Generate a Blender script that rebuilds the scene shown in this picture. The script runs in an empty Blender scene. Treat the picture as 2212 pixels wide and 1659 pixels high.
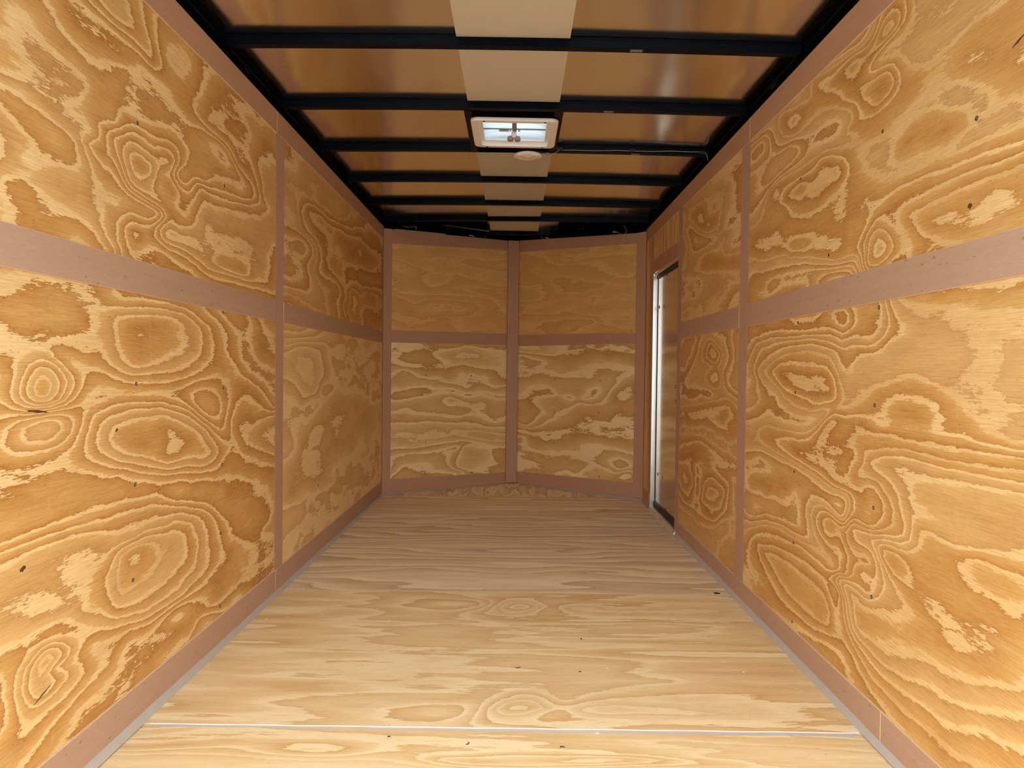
import bpy, math, random
import numpy as np
from mathutils import Matrix, Vector

# ---------------------------------------------------------------- camera, sky, exposure
scene = bpy.context.scene
COL = scene.collection
PITCH, YAW, ROLL, EYE = -0.0205, -0.0043, 0.0115, 1.0147
F_PX = 1533.0
fw = Vector((math.sin(YAW) * math.cos(PITCH), math.cos(YAW) * math.cos(PITCH), math.sin(PITCH)))
r0 = Vector((math.cos(YAW), -math.sin(YAW), 0))
u0 = r0.cross(fw)
rt = math.cos(ROLL) * r0 + math.sin(ROLL) * u0
up = rt.cross(fw)
cam_data = bpy.data.cameras.new('camera')
cam_data.sensor_width = 36.0
cam_data.lens = F_PX / 2212 * 36.0
cam_data.clip_start = 0.02
cam = bpy.data.objects.new('camera', cam_data)
m = Matrix.Identity(4)
for i in range(3):
    m[i][0], m[i][1], m[i][2] = rt[i], up[i], -fw[i]
m[0][3], m[1][3], m[2][3] = 0.0, 0.0, EYE
cam.matrix_world = m
COL.objects.link(cam)
scene.camera = cam

world = bpy.data.worlds.new('sky')
scene.world = world
world.use_nodes = True
wn = world.node_tree
bg = wn.nodes['Background']
# bright hazy sky, a little brighter towards the zenith, evenly all round
sky_tc = wn.nodes.new('ShaderNodeTexCoord')
sky_xyz = wn.nodes.new('ShaderNodeSeparateXYZ')
wn.links.new(sky_tc.outputs['Generated'], sky_xyz.inputs[0])
sky_mul = wn.nodes.new('ShaderNodeMath')
sky_mul.operation = 'MULTIPLY_ADD'
sky_mul.use_clamp = False
sky_max = wn.nodes.new('ShaderNodeMath')
sky_max.operation = 'MAXIMUM'
sky_max.inputs[1].default_value = 0.0
wn.links.new(sky_xyz.outputs['Z'], sky_max.inputs[0])
wn.links.new(sky_max.outputs[0], sky_mul.inputs[0])
sky_mul.inputs[1].default_value = 0.8
sky_mul.inputs[2].default_value = 0.92
wn.links.new(sky_mul.outputs[0], bg.inputs['Strength'])
bg.inputs['Color'].default_value = (0.93, 0.97, 1.0, 1)

vs = scene.view_settings
vs.view_transform = 'Standard'
vs.look = 'None'
vs.gamma = 1.0
vs.use_curve_mapping = False
vs.exposure = 1.74
scene.cycles.max_bounces = 14
scene.cycles.diffuse_bounces = 10
scene.cycles.glossy_bounces = 6
scene.cycles.transmission_bounces = 6
scene.cycles.sample_clamp_indirect = 6.0

# ---------------------------------------------------------------- helpers
def link(o, parent=None):
    COL.objects.link(o)
    if parent is not None:
        o.parent = parent
    return o

def empty(name, loc=(0, 0, 0)):
    o = bpy.data.objects.new(name, None)
    o.empty_display_size = 0.05
    o.location = loc
    return link(o)

def struct(name, label, cat):
    o = empty(name)
    o['kind'] = 'structure'
    o['label'] = label
    o['category'] = cat
    return o

def tag(o, label, cat, group=None):
    o['label'] = label
    o['category'] = cat
    if group:
        o['group'] = group
    return o

class MB:
    """collects shapes and links them as one mesh object"""
    def __init__(self):
        self.v, self.f, self.mi, self.uv, self.sm = [], [], [], [], []

    def add(self, verts, faces, mat=0, uvs=None, smooth=False):
        b = len(self.v)
        self.v += [tuple(p) for p in verts]
        if uvs is None:
            uvs = [(p[0] + 0.31 * p[2], p[1] + 0.57 * p[2]) for p in verts]
        for k, f in enumerate(faces):
            self.f.append([b + i for i in f])
            self.mi.append(mat if not isinstance(mat, (list, tuple)) else mat[k])
            self.uv += [uvs[i] for i in f]
            self.sm.append(smooth)
        return self

    def box(self, lo, hi, mat=0):
        x0, y0, z0 = lo
        x1, y1, z1 = hi
        v = [(x0, y0, z0), (x1, y0, z0), (x1, y1, z0), (x0, y1, z0), (x0, y0, z1), (x1, y0, z1), (x1, y1, z1), (x0, y1, z1)]
        return self.add(v, [(0, 3, 2, 1), (4, 5, 6, 7), (0, 1, 5, 4), (1, 2, 6, 5), (2, 3, 7, 6), (3, 0, 4, 7)], mat)

    def hexa(self, v, mat=0):
        return self.add(v, [(0, 3, 2, 1), (4, 5, 6, 7), (0, 1, 5, 4), (1, 2, 6, 5), (2, 3, 7, 6), (3, 0, 4, 7)], mat)

    def tube(self, pts, r, n=8, mat=0):
        pts = [Vector(p) for p in pts]
        vs_, fs = [], []
        for i, p in enumerate(pts):
            t = (pts[min(i + 1, len(pts) - 1)] - pts[max(i - 1, 0)]).normalized()
            a = Vector((0, 0, 1)) if abs(t.z) < 0.9 else Vector((1, 0, 0))
            s = t.cross(a).normalized()
            w = s.cross(t)
            rr = r[i] if isinstance(r, (list, tuple)) else r
            for k in range(n):
                an = 2 * math.pi * k / n
                vs_.append(p + rr * (math.cos(an) * s + math.sin(an) * w))
        for i in range(len(pts) - 1):
            for k in range(n):
                fs.append((i * n + k, i * n + (k + 1) % n, (i + 1) * n + (k + 1) % n, (i + 1) * n + k))
        fs.append(tuple(range(n)))
        fs.append(tuple((len(pts) - 1) * n + k for k in range(n))[::-1])
        return self.add(vs_, fs, mat, smooth=True)

    def lathe(self, c, prof, n=24, axis=(0, 0, 1), mat=0, caps=True):
        """prof: list of (radius, height along axis)"""
        ax = Vector(axis).normalized()
        a = Vector((1, 0, 0)) if abs(ax.x) < 0.9 else Vector((0, 1, 0))
        s = ax.cross(a).normalized()
        w = ax.cross(s)
        c = Vector(c)
        vs_, fs = [], []
        for (r, h) in prof:
            for k in range(n):
                an = 2 * math.pi * k / n
                vs_.append(c + ax * h + r * (math.cos(an) * s + math.sin(an) * w))
        for i in range(len(prof) - 1):
            for k in range(n):
                fs.append((i * n + k, i * n + (k + 1) % n, (i + 1) * n + (k + 1) % n, (i + 1) * n + k))
        if caps:
            fs.append(tuple(range(n))[::-1])
            fs.append(tuple((len(prof) - 1) * n + k for k in range(n)))
        return self.add(vs_, fs, mat, smooth=True)

    def ring(self, outer, inner, z0, z1, mat=0):
        """flat ring between two outlines (same count of xy points) from z0 up to z1"""
        n = len(outer)
        v = [(x, y, z0) for x, y in outer] + [(x, y, z0) for x, y in inner] + [(x, y, z1) for x, y in outer] + [(x, y, z1) for x, y in inner]
        f = []
        for i in range(n):
            j = (i + 1) % n
            f += [(i, n + i, n + j, j), (2 * n + i, 2 * n + j, 3 * n + j, 3 * n + i), (i, j, 2 * n + j, 2 * n + i), (n + i, 3 * n + i, 3 * n + j, n + j)]
        return self.add(v, f, mat)

    def build(self, name, mats, parent=None, bevel=0.0):
        me = bpy.data.meshes.new(name)
        me.from_pydata(self.v, [], self.f)
        for mt in (mats if isinstance(mats, (list, tuple)) else [mats]):
            me.materials.append(mt)
        me.polygons.foreach_set('material_index', self.mi)
        me.polygons.foreach_set('use_smooth', self.sm)
        uvl = me.uv_layers.new(name='UVMap')
        uvl.data.foreach_set('uv', np.array(self.uv, dtype=np.float32).ravel())
        me.update()
        o = link(bpy.data.objects.new(name, me), parent)
        if bevel:
            b = o.modifiers.new('soft', 'BEVEL')
            b.width = bevel
            b.segments = 2
            b.limit_method = 'ANGLE'
        return o

def copy_to(o, loc, parent=None, rot=None):
    c = o.copy()
    c.location = loc
    if rot is not None:
        c.rotation_euler = rot
    COL.objects.link(c)
    c.parent = parent if parent is not None else o.parent
    return c

# ---------------------------------------------------------------- materials
def nt(name):
    mt = bpy.data.materials.new(name)
    mt.use_nodes = True
    t = mt.node_tree
    return mt, t, t.nodes['Principled BSDF']

def N(t, kind, **kw):
    n = t.nodes.new(kind)
    for k, v in kw.items():
        setattr(n, k, v)
    return n

def math_(t, op, a, b=None, clamp=False):
    n = N(t, 'ShaderNodeMath', operation=op, use_clamp=clamp)
    for i, x in enumerate((a, b)):
        if x is None:
            continue
        if isinstance(x, (int, float)):
            n.inputs[i].default_value = x
        else:
            t.links.new(x, n.inputs[i])
    return n.outputs[0]

def noise(t, vec, sx, sy, detail=2.0, rough=0.5, seed=0.0, dist=0.0):
    mp = N(t, 'ShaderNodeMapping')
    mp.inputs['Scale'].default_value = (sx, sy, 1)
    mp.inputs['Location'].default_value = (seed, seed * 1.7, 0)
    t.links.new(vec, mp.inputs['Vector'])
    n = N(t, 'ShaderNodeTexNoise', noise_dimensions='2D')
    n.inputs['Scale'].default_value = 1.0
    n.inputs['Detail'].default_value = detail
    n.inputs['Roughness'].default_value = rough
    n.inputs['Distortion'].default_value = dist
    t.links.new(mp.outputs[0], n.inputs['Vector'])
    return n.outputs[0]

def mixc(t, fac, a, b, mode='MIX'):
    n = N(t, 'ShaderNodeMix', data_type='RGBA', blend_type=mode)
    for s, x in ((n.inputs[0], fac), (n.inputs[6], a), (n.inputs[7], b)):
        if isinstance(x, (int, float)):
            s.default_value = x
        elif isinstance(x, tuple):
            s.default_value = x + (1,) if len(x) == 3 else x
        else:
            t.links.new(x, s)
    return n.outputs[2]

def ramp(t, fac, stops):
    n = N(t, 'ShaderNodeValToRGB')
    e = n.color_ramp.elements
    while len(e) < len(stops):
        e.new(0.5)
    for el, (p, c) in zip(e, stops):
        el.position = p
        el.color = tuple(c) + (1,) if len(c) == 3 else c
    t.links.new(fac, n.inputs[0])
    return n.outputs[0]

def srgb(*c):
    return tuple(((x / 255) / 12.92 if x / 255 <= 0.04045 else ((x / 255 + 0.055) / 1.055) ** 2.4) for x in c)

def plywood_mat(name, cream, mid, dark, line, jag=1.0, js=(1.0, 1.0), blotch=0.35, fibre=0.22, press=0.12, soft=0.0):
    """rotary-cut pine: growth rings from the sheet's own 'figure' height, fibres along the grain (UV x)"""
    mt, t, p = nt(name)
    uv = N(t, 'ShaderNodeUVMap').outputs[0]
    at = N(t, 'ShaderNodeAttribute', attribute_name='figure').outputs['Fac']
    def cen(n, k):
        return math_(t, 'MULTIPLY', math_(t, 'SUBTRACT', n, 0.5), k)
    j0 = cen(noise(t, uv, 5.5 * js[0], 15 * js[1], 3, 0.55, 21.7), 0.62 * jag)
    j1 = cen(noise(t, uv, 14 * js[0], 70 * js[1], 3, 0.65, 3.1), 0.5 * jag)
    j2 = cen(noise(t, uv, 45 * js[0], 260 * js[1], 2, 0.6, 8.3), 0.36 * jag)
    h = math_(t, 'ADD', math_(t, 'ADD', math_(t, 'ADD', at, j0), j1), j2)
    fr = math_(t, 'FRACT', h)
    c = ramp(t, fr, [(0.0, cream), (0.22, cream), (0.31, mid), (0.66, tuple((a + b) / 2 for a, b in zip(mid, dark))), (0.90, dark), (0.97, line), (1.0, cream if not soft else mid)])
    # every ring has its own depth of colour
    wn_ = N(t, 'ShaderNodeTexWhiteNoise', noise_dimensions='1D')
    t.links.new(math_(t, 'FLOOR', h), wn_.inputs['W'])
    rv = math_(t, 'MULTIPLY', wn_.outputs['Value'], 0.45)
    wn2 = N(t, 'ShaderNodeTexWhiteNoise', noise_dimensions='1D')
    t.links.new(math_(t, 'ADD', math_(t, 'FLOOR', h), 0.37), wn2.inputs['W'])
    tone = mixc(t, math_(t, 'GREATER_THAN', wn2.outputs['Value'], 0.5), mid, cream)
    c = mixc(t, rv, c, tone)
    # broad blotches of resin
    bl = noise(t, uv, 2.6, 8.0, 4, 0.62, 5.7, 0.6)
    c = mixc(t, math_(t, 'MULTIPLY', math_(t, 'SUBTRACT', bl, 0.44), 2.4 * blotch, True), c, dark)
    bl2 = noise(t, uv, 3.4, 10.0, 4, 0.62, 15.1, 0.6)
    c = mixc(t, math_(t, 'MULTIPLY', math_(t, 'SUBTRACT', bl2, 0.52), 2.4 * blotch, True), c, cream)
    # fibres
    fb = noise(t, uv, 9, 260, 4, 0.68, 1.3)
    fb2 = noise(t, uv, 28, 700, 2, 0.6, 4.4)
    f = math_(t, 'ADD', math_(t, 'MULTIPLY', fb, 0.65), math_(t, 'MULTIPLY', fb2, 0.35))
    g = math_(t, 'ADD', math_(t, 'MULTIPLY', math_(t, 'SUBTRACT', f, 0.5), 2.0 * fibre), 1.0)
    cc = N(t, 'ShaderNodeCombineColor')
    for i in range(3):
        t.links.new(math_(t, 'POWER', g, (0.8, 1.0, 1.35)[i]), cc.inputs[i])
    c = mixc(t, 1.0, c, cc.outputs[0], 'MULTIPLY')
    # pale press lines across the grain
    if press:
        sx = N(t, 'ShaderNodeSeparateXYZ')
        t.links.new(uv, sx.inputs[0])
        wob = math_(t, 'MULTIPLY', noise(t, uv, 3, 12, 3, 0.6, 6.1), 0.05)
        ln = math_(t, 'FRACT', math_(t, 'MULTIPLY', math_(t, 'ADD', sx.outputs[0], wob), 2.3))
        ln = math_(t, 'SUBTRACT', 1.0, math_(t, 'MULTIPLY', math_(t, 'ABSOLUTE', math_(t, 'SUBTRACT', ln, 0.5)), 70), True)
        br_ = math_(t, 'MULTIPLY', math_(t, 'SUBTRACT', noise(t, uv, 4, 60, 4, 0.7, 2.9), 0.45), 5, True)
        c = mixc(t, math_(t, 'MULTIPLY', math_(t, 'MULTIPLY', ln, br_), press, True), c, (0.9, 0.72, 0.44))
    # tiny dark pits
    pit = noise(t, uv, 50, 160, 1, 0.5, 9.9)
    pit = math_(t, 'MULTIPLY', math_(t, 'SUBTRACT', pit, 0.80), 14, True)
    c = mixc(t, math_(t, 'MULTIPLY', pit, 0.5), c, (0.10, 0.045, 0.012))
    t.links.new(c, p.inputs['Base Color'])
    p.inputs['Roughness'].default_value = 0.6
    p.inputs['Specular IOR Level'].default_value = 0.3
    bp = N(t, 'ShaderNodeBump')
    bp.inputs['Strength'].default_value = 0.12
    bp.inputs['Distance'].default_value = 0.0008
    t.links.new(f, bp.inputs['Height'])
    t.links.new(bp.outputs[0], p.inputs['Normal'])
    return mt

def luan_mat(name, a, b):
    mt, t, p = nt(name)
    uv = N(t, 'ShaderNodeUVMap').outputs[0]
    n1 = noise(t, uv, 4, 60, 4, 0.6, 1.9)
    n2 = noise(t, uv, 1.2, 6, 3, 0.6, 7.7, 0.8)
    c = mixc(t, math_(t, 'ADD', math_(t, 'MULTIPLY', n1, 0.5), math_(t, 'MULTIPLY', n2, 0.6), True), a, b)
    fb = noise(t, uv, 30, 500, 3, 0.7, 3.3)
    g = math_(t, 'ADD', math_(t, 'MULTIPLY', math_(t, 'SUBTRACT', fb, 0.5), 0.30), 1.0)
    cc = N(t, 'ShaderNodeCombineColor')
    for i in range(3):
        t.links.new(g, cc.inputs[i])
    c = mixc(t, 1.0, c, cc.outputs[0], 'MULTIPLY')
    sp = noise(t, uv, 40, 90, 0, 0.5, 12.3)
    sp = math_(t, 'MULTIPLY', math_(t, 'SUBTRACT', sp, 0.865), 30, True)
    c = mixc(t, math_(t, 'MULTIPLY', sp, 0.38), c, (0.14, 0.07, 0.045))
    t.links.new(c, p.inputs['Base Color'])
    p.inputs['Roughness'].default_value = 0.62
    p.inputs['Specular IOR Level'].default_value = 0.25
    return mt

def plain(name, col, rough=0.5, metal=0.0, spec=0.5, var=0.0, scale=8.0, bump=0.0, bscale=2.0):
    mt, t, p = nt(name)
    tc = N(t, 'ShaderNodeTexCoord').outputs['Object']
    ns = N(t, 'ShaderNodeTexNoise')
    ns.inputs['Scale'].default_value = scale
    ns.inputs['Detail'].default_value = 4
    t.links.new(tc, ns.inputs['Vector'])
    d = tuple(max(0, c * (1 - var)) for c in col)
    e = tuple(min(1, c * (1 + var)) for c in col)
    t.links.new(mixc(t, ns.outputs[0], d, e), p.inputs['Base Color'])
    p.inputs['Roughness'].default_value = rough
    p.inputs['Metallic'].default_value = metal
    p.inputs['Specular IOR Level'].default_value = spec
    if bump:
        n2 = N(t, 'ShaderNodeTexNoise')
        n2.inputs['Scale'].default_value = bscale
        n2.inputs['Detail'].default_value = 1
        t.links.new(tc, n2.inputs['Vector'])
        bp = N(t, 'ShaderNodeBump')
        bp.inputs['Strength'].default_value = 1.0
        bp.inputs['Distance'].default_value = bump
        t.links.new(n2.outputs[0], bp.inputs['Height'])
        t.links.new(bp.outputs[0], p.inputs['Normal'])
    return mt

WALL = plywood_mat('pine_plywood_wall', (0.83, 0.585, 0.275), (0.655, 0.38, 0.125), (0.50, 0.24, 0.058), (0.38, 0.165, 0.036), fibre=0.44, jag=0.75)
WALL_DIM = plywood_mat('pine_plywood_plain', (0.82, 0.53, 0.215), (0.75, 0.46, 0.165), (0.66, 0.365, 0.11), (0.60, 0.31, 0.09), blotch=0.25, fibre=0.42, soft=1)
FLOOR_A = plywood_mat('floor_plywood_cream', (0.93, 0.775, 0.475), (0.85, 0.655, 0.355), (0.70, 0.465, 0.21), (0.64, 0.395, 0.16), blotch=0.45, fibre=0.26, press=0.0, js=(0.4, 0.8), jag=0.7)
FLOOR_B = plywood_mat('floor_plywood_striped', (0.94, 0.82, 0.58), (0.86, 0.71, 0.465), (0.63, 0.455, 0.265), (0.48, 0.315, 0.165), blotch=0.2, fibre=0.26, press=0.0, jag=0.35, js=(0.3, 0.6))
PALE = plywood_mat('pine_plywood_pale', (0.95, 0.74, 0.40), (0.80, 0.54, 0.22), (0.62, 0.35, 0.10), (0.50, 0.25, 0.065), fibre=0.38, jag=0.45, blotch=0.3)
SOFT = plywood_mat('pine_plywood_soft', (0.90, 0.67, 0.345), (0.80, 0.545, 0.235), (0.66, 0.40, 0.14), (0.56, 0.31, 0.095), fibre=0.36, jag=0.45, blotch=0.3)
STRIPE = plywood_mat('pine_plywood_striped', (0.88, 0.66, 0.35), (0.76, 0.52, 0.23), (0.56, 0.31, 0.10), (0.46, 0.22, 0.06), fibre=0.3, press=0.0, jag=0.4, js=(0.3, 0.5))
LUAN = luan_mat('luan_batten', (0.54, 0.365, 0.265), (0.46, 0.285, 0.195))
LUAN_R = luan_mat('reddish_luan_batten', (0.56, 0.345, 0.225), (0.46, 0.255, 0.16))
EDGE = plain('batten_side', (0.30, 0.17, 0.10), 0.7, var=0.15, scale=60)
CORE = plain('batten_edge', (0.70, 0.50, 0.30), 0.7, var=0.15, scale=60)
SEALANT = plain('grey_sealant', (0.50, 0.47, 0.44), 0.55, var=0.06, scale=20)
SEALANT_N = plain('dull_sealant', (0.40, 0.32, 0.26), 0.6, var=0.08, scale=20)
STEEL = plain('black_painted_steel', (0.0025, 0.0042, 0.0085), 0.34, spec=0.05, var=0.2, scale=14)
MATT_BLACK = plain('black_shadow_steel', (0.0025, 0.0026, 0.003), 0.9, spec=0.0, var=0.2)
SKIN = plain('bare_aluminium_roof', (0.92, 0.905, 0.89), 0.16, metal=1.0, var=0.03, scale=3, bump=0.016, bscale=1.5)
LINER = plain('cream_roof_liner', (0.60, 0.555, 0.43), 0.75, var=0.02, scale=2)
ALU = plain('mill_aluminium', (0.80, 0.80, 0.80), 0.28, metal=1.0, var=0.08, scale=25)
ALU_D = plain('dull_aluminium', (0.82, 0.82, 0.82), 0.55, metal=1.0, var=0.08, scale=25)
DARKHEAD = plain('dark_screw_head', (0.045, 0.05, 0.05), 0.45, var=0.3, scale=80)
DOORSKIN = plain('door_inner_skin', (0.70, 0.62, 0.50), 0.16, metal=1.0, var=0.03, scale=2, bump=0.002, bscale=2)
RUBBER = plain('black_rubber', (0.008, 0.008, 0.008), 0.55, var=0.2)
PLASTIC = plain('white_plastic', (0.90, 0.87, 0.83), 0.4, var=0.02)
ZINC = plain('zinc_screw', (0.62, 0.60, 0.56), 0.3, metal=1.0, var=0.2, scale=60)
HOLE = plain('dark_recess', (0.02, 0.012, 0.008), 0.9, var=0.3)
PITCH_M = plain('pitch_pocket', (0.10, 0.045, 0.025), 0.6, var=0.5, scale=120)
FILLER = plain('pale_filler', (0.78, 0.68, 0.46), 0.7, var=0.1, scale=60)
GREY_PL = plain('grey_plastic', (0.20, 0.20, 0.20), 0.4, var=0.1)
KNOB = plain('taupe_plastic', (0.30, 0.23, 0.17), 0.35, var=0.1)
WIRE_M = plain('pale_wire', (0.40, 0.39, 0.36), 0.5, var=0.1)
WIRE_D = plain('grey_wire', (0.18, 0.18, 0.18), 0.5, var=0.1)
BLUE = plain('blue_connector', (0.16, 0.24, 0.32), 0.4, var=0.15, scale=60)
PRINT = plain('grey_print', (0.10, 0.11, 0.13), 0.6)
CONCRETE = plain('grey_concrete', (0.34, 0.333, 0.32), 0.9, var=0.15, scale=1.5)

lid, t_, p_ = nt('translucent_lid')
tr = N(t_, 'ShaderNodeBsdfTranslucent')
tr.inputs['Color'].default_value = (0.90, 0.95, 1.0, 1)
df = N(t_, 'ShaderNodeBsdfDiffuse')
df.inputs['Color'].default_value = (0.75, 0.80, 0.84, 1)
lc = N(t_, 'ShaderNodeTexCoord').outputs['Object']
lw = N(t_, 'ShaderNodeMapping')
lw.inputs['Scale'].default_value = (3, 26, 1)
t_.links.new(lc, lw.inputs[0])
ln_ = N(t_, 'ShaderNodeTexNoise')
ln_.inputs['Scale'].default_value = 1.0
ln_.inputs['Detail'].default_value = 3
t_.links.new(lw.outputs[0], ln_.inputs['Vector'])
t_.links.new(ramp(t_, ln_.outputs[0], [(0.32, (0.14, 0.18, 0.205)), (0.5, (0.24, 0.275, 0.295)), (0.9, (0.27, 0.29, 0.305))]), tr.inputs['Color'])
mx = N(t_, 'ShaderNodeMixShader')
mx.inputs[0].default_value = 0.25
t_.links.new(tr.outputs[0], mx.inputs[1])
t_.links.new(df.outputs[0], mx.inputs[2])
t_.links.new(mx.outputs[0], t_.nodes['Material Output'].inputs['Surface'])
LID = lid

# ---------------------------------------------------------------- growth-ring fields of the plywood sheets
def vnoise(u, v, seed):
    iu, iv = np.floor(u).astype(np.int64), np.floor(v).astype(np.int64)
    fu, fv = u - iu, v - iv
    fu, fv = fu * fu * (3 - 2 * fu), fv * fv * (3 - 2 * fv)
    def hsh(a, b):
        n = (a * 374761393 + b * 668265263 + seed * 2147483647) & 0xFFFFFFFF
        n = ((n ^ (n >> 13)) * 1274126177) & 0xFFFFFFFF
        return ((n ^ (n >> 16)) & 0xFFFF) / 65535.0 * 2 - 1
    a, b, c, d = hsh(iu, iv), hsh(iu + 1, iv), hsh(iu, iv + 1), hsh(iu + 1, iv + 1)
    return (a * (1 - fu) + b * fu) * (1 - fv) + (c * (1 - fu) + d * fu) * fv

def figure(u, v, feats, seed, su=0.9, sv=0.26, amp=2.4, slope=2.0, fgain=1.5):
    """ring height over a sheet: u along the grain, v across it (metres)"""
    wu = u + 0.07 * vnoise(u / 0.5, v / 0.3, seed + 50)
    wv = v + 0.03 * vnoise(u / 0.35, v / 0.25, seed + 51)
    h = slope * wv / 0.5 + 0.72 * amp * vnoise(wu / su, wv / sv, seed)
    h += 0.30 * amp * vnoise(wu / (su * 0.45), wv / (sv * 0.42), seed + 1)
    h += 0.12 * amp * vnoise(wu / (su * 0.2), wv / (sv * 0.18), seed + 2)
    eu, ev = u + 0.25 * (wu - u), v + 0.25 * (wv - v)
    for (cu, cv, ru, rv, a, kind) in feats:
        wob = 1 + 0.22 * vnoise(eu / (ru * 0.8), ev / (rv * 0.8), seed + 60)
        r2 = (((eu - cu) / ru) ** 2 + ((ev - cv) / rv) ** 2) * wob
        h += fgain * a * (np.exp(-1.15 * np.sqrt(r2 + 0.01)) if kind else np.exp(-0.9 * r2))
    return h

FEAT = {
    'LL': [(1.583, 0.961, 0.087, 0.062, 5, 1), (2.008, 1.072, 0.304, 0.118, 4, 0), (2.008, 1.072, 0.101, 0.033, -1.5, 0), (2.061, 0.472, 0.32, 0.129, 6, 1), (1.826, 0.46, 0.337, 0.096, 3, 0), (1.581, 0.323, 0.079, 0.058, 5, 1), (1.708, 0.279, 0.13, 0.057, 2, 0), (2.172, 0.737, 0.328, 0.086, 3, 0), (2.949, 0.681, 0.243, 0.087, 3, 0), (2.246, 1.146, 0.222, 0.073, 2, 0), (2.818, 0.87, 0.3, 0.167, -3, 0), (1.499, 0.457, 0.171, 0.06, -2, 0), (2.726, 0.427, 0.279, 0.108, -2.5, 0)],
    'LU': [(2.099, 1.451, 0.123, 0.054, 4, 1), (2.007, 1.522, 0.177, 0.078, 3, 0), (2.714, 1.705, 0.409, 0.211, 4, 0), (1.729, 1.673, 0.28, 0.111, -3, 0), (1.561, 1.387, 0.183, 0.061, -2, 0), (2.36, 1.369, 0.281, 0.061, 3, 0), (2.914, 1.379, 0.263, 0.075, -2, 0), (1.982, 1.861, 0.293, 0.115, 2, 0), (2.805, 2.054, 0.293, 0.162, -3, 0)],
    'LFU': [(3.634, 1.495, 0.208, 0.094, 3, 0), (4.498, 1.422, 0.437, 0.132, 5, 1), (3.893, 1.707, 0.476, 0.152, 3, 0), (3.546, 1.92, 0.308, 0.138, -3, 0), (4.825, 1.75, 0.429, 0.188, 2, 0), (3.406, 1.398, 0.214, 0.067, 2, 0)],
    'LFL': [(3.63, 0.88, 0.292, 0.143, 3, 0), (3.603, 0.998, 0.2, 0.059, 2, 1), (4.445, 1.113, 0.5, 0.116, -2, 0), (3.921, 0.484, 0.571, 0.205, -2, 0), (4.86, 0.679, 0.571, 0.254, 2, 0)],
    'RU': [(1.994, 1.911, 0.114, 0.045, 5, 1), (2.044, 1.881, 0.16, 0.078, 2, 0), (2.484, 1.642, 0.24, 0.096, 4, 0), (2.691, 1.512, 0.279, 0.122, 3, 0), (2.234, 1.602, 0.081, 0.036, -2, 0), (1.96, 1.405, 0.123, 0.063, 3, 0), (1.667, 1.616, 0.214, 0.096, -3, 0), (1.559, 1.387, 0.173, 0.06, 3, 0), (2.576, 1.856, 0.298, 0.132, -3, 0), (1.849, 1.264, 0.133, 0.06, 3, 0)],
    'RL': [(2.472, 0.999, 0.3, 0.081, 6, 1), (2.184, 1.18, 0.078, 0.035, 3, 1), (1.959, 1.1, 0.15, 0.102, 3, 0), (2.218, 0.545, 0.131, 0.073, -4, 0), (2.004, 0.67, 0.16, 0.066, 4, 0), (2.652, 0.311, 0.279, 0.157, 5, 0), (2.02, 0.429, 0.137, 0.067, 4, 1), (1.771, 0.92, 0.186, 0.058, -2, 0), (1.558, 0.964, 0.192, 0.122, 3, 0), (1.582, 0.756, 0.331, 0.062, -3, 0), (2.849, 0.744, 0.27, 0.093, 2, 0), (2.601, 0.649, 0.222, 0.103, -3, 0), (1.875, 0.261, 0.212, 0.112, -2, 0), (1.568, 0.387, 0.198, 0.155, 2, 0)],
    'RFU': [(3.723, 1.602, 0.273, 0.096, 3, 0), (3.899, 1.427, 0.25, 0.076, 2, 0), (3.483, 1.745, 0.308, 0.09, -3, 0), (4.024, 1.805, 0.211, 0.104, 2, 0)],
    'RFL': [(3.598, 1.111, 0.167, 0.071, 6, 1), (3.413, 0.576, 0.231, 0.089, -3, 0), (3.667, 0.711, 0.261, 0.072, 3, 0), (3.52, 0.389, 0.25, 0.092, 4, 0), (3.96, 0.841, 0.316, 0.078, 3, 0), (3.28, 0.808, 0.143, 0.129, 2, 0)],
    'NLL': [(0.188, 0.249, 0.125, 0.038, 3, 0), (1.033, 0.681, 0.195, 0.122, 3, 0), (0.747, 0.884, 0.14, 0.078, -3, 0), (0.478, 1.0, 0.261, 0.046, 2, 0), (0.767, 1.141, 0.116, 0.039, 3, 0), (1.084, 0.476, 0.098, 0.061, 3, 1)],
    'NRL': [(0.213, 1.13, 0.105, 0.033, 3, 0), (0.902, 0.621, 0.091, 0.057, 4, 0), (1.161, 0.836, 0.106, 0.044, 3, 0), (0.118, 0.476, 0.108, 0.033, 3, 0), (0.906, 0.414, 0.114, 0.094, 2, 0), (1.19, 0.418, 0.064, 0.091, 3, 0), (0.829, 0.901, 0.064, 0.053, 3, 1)],
    'F2': [(0.016, 3.02, 0.109, 0.085, 4, 1), (0.303, 3.019, 0.178, 0.059, 3, 0), (0.008, 2.12, 0.084, 0.075, 4, 1), (0.258, 2.113, 0.153, 0.041, 4, 0), (0.213, 2.41, 0.159, 0.046, 2, 0), (-0.667, 2.177, 0.129, 0.095, 2, 0), (-0.304, 2.252, 0.133, 0.102, -2, 0)],
    'F1': [(-0.544, 1.859, 0.16, 0.04, 1.4, 0), (0.238, 1.834, 0.241, 0.031, 3, 0), (-0.124, 1.824, 0.145, 0.022, 2, 0)],
}
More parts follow.
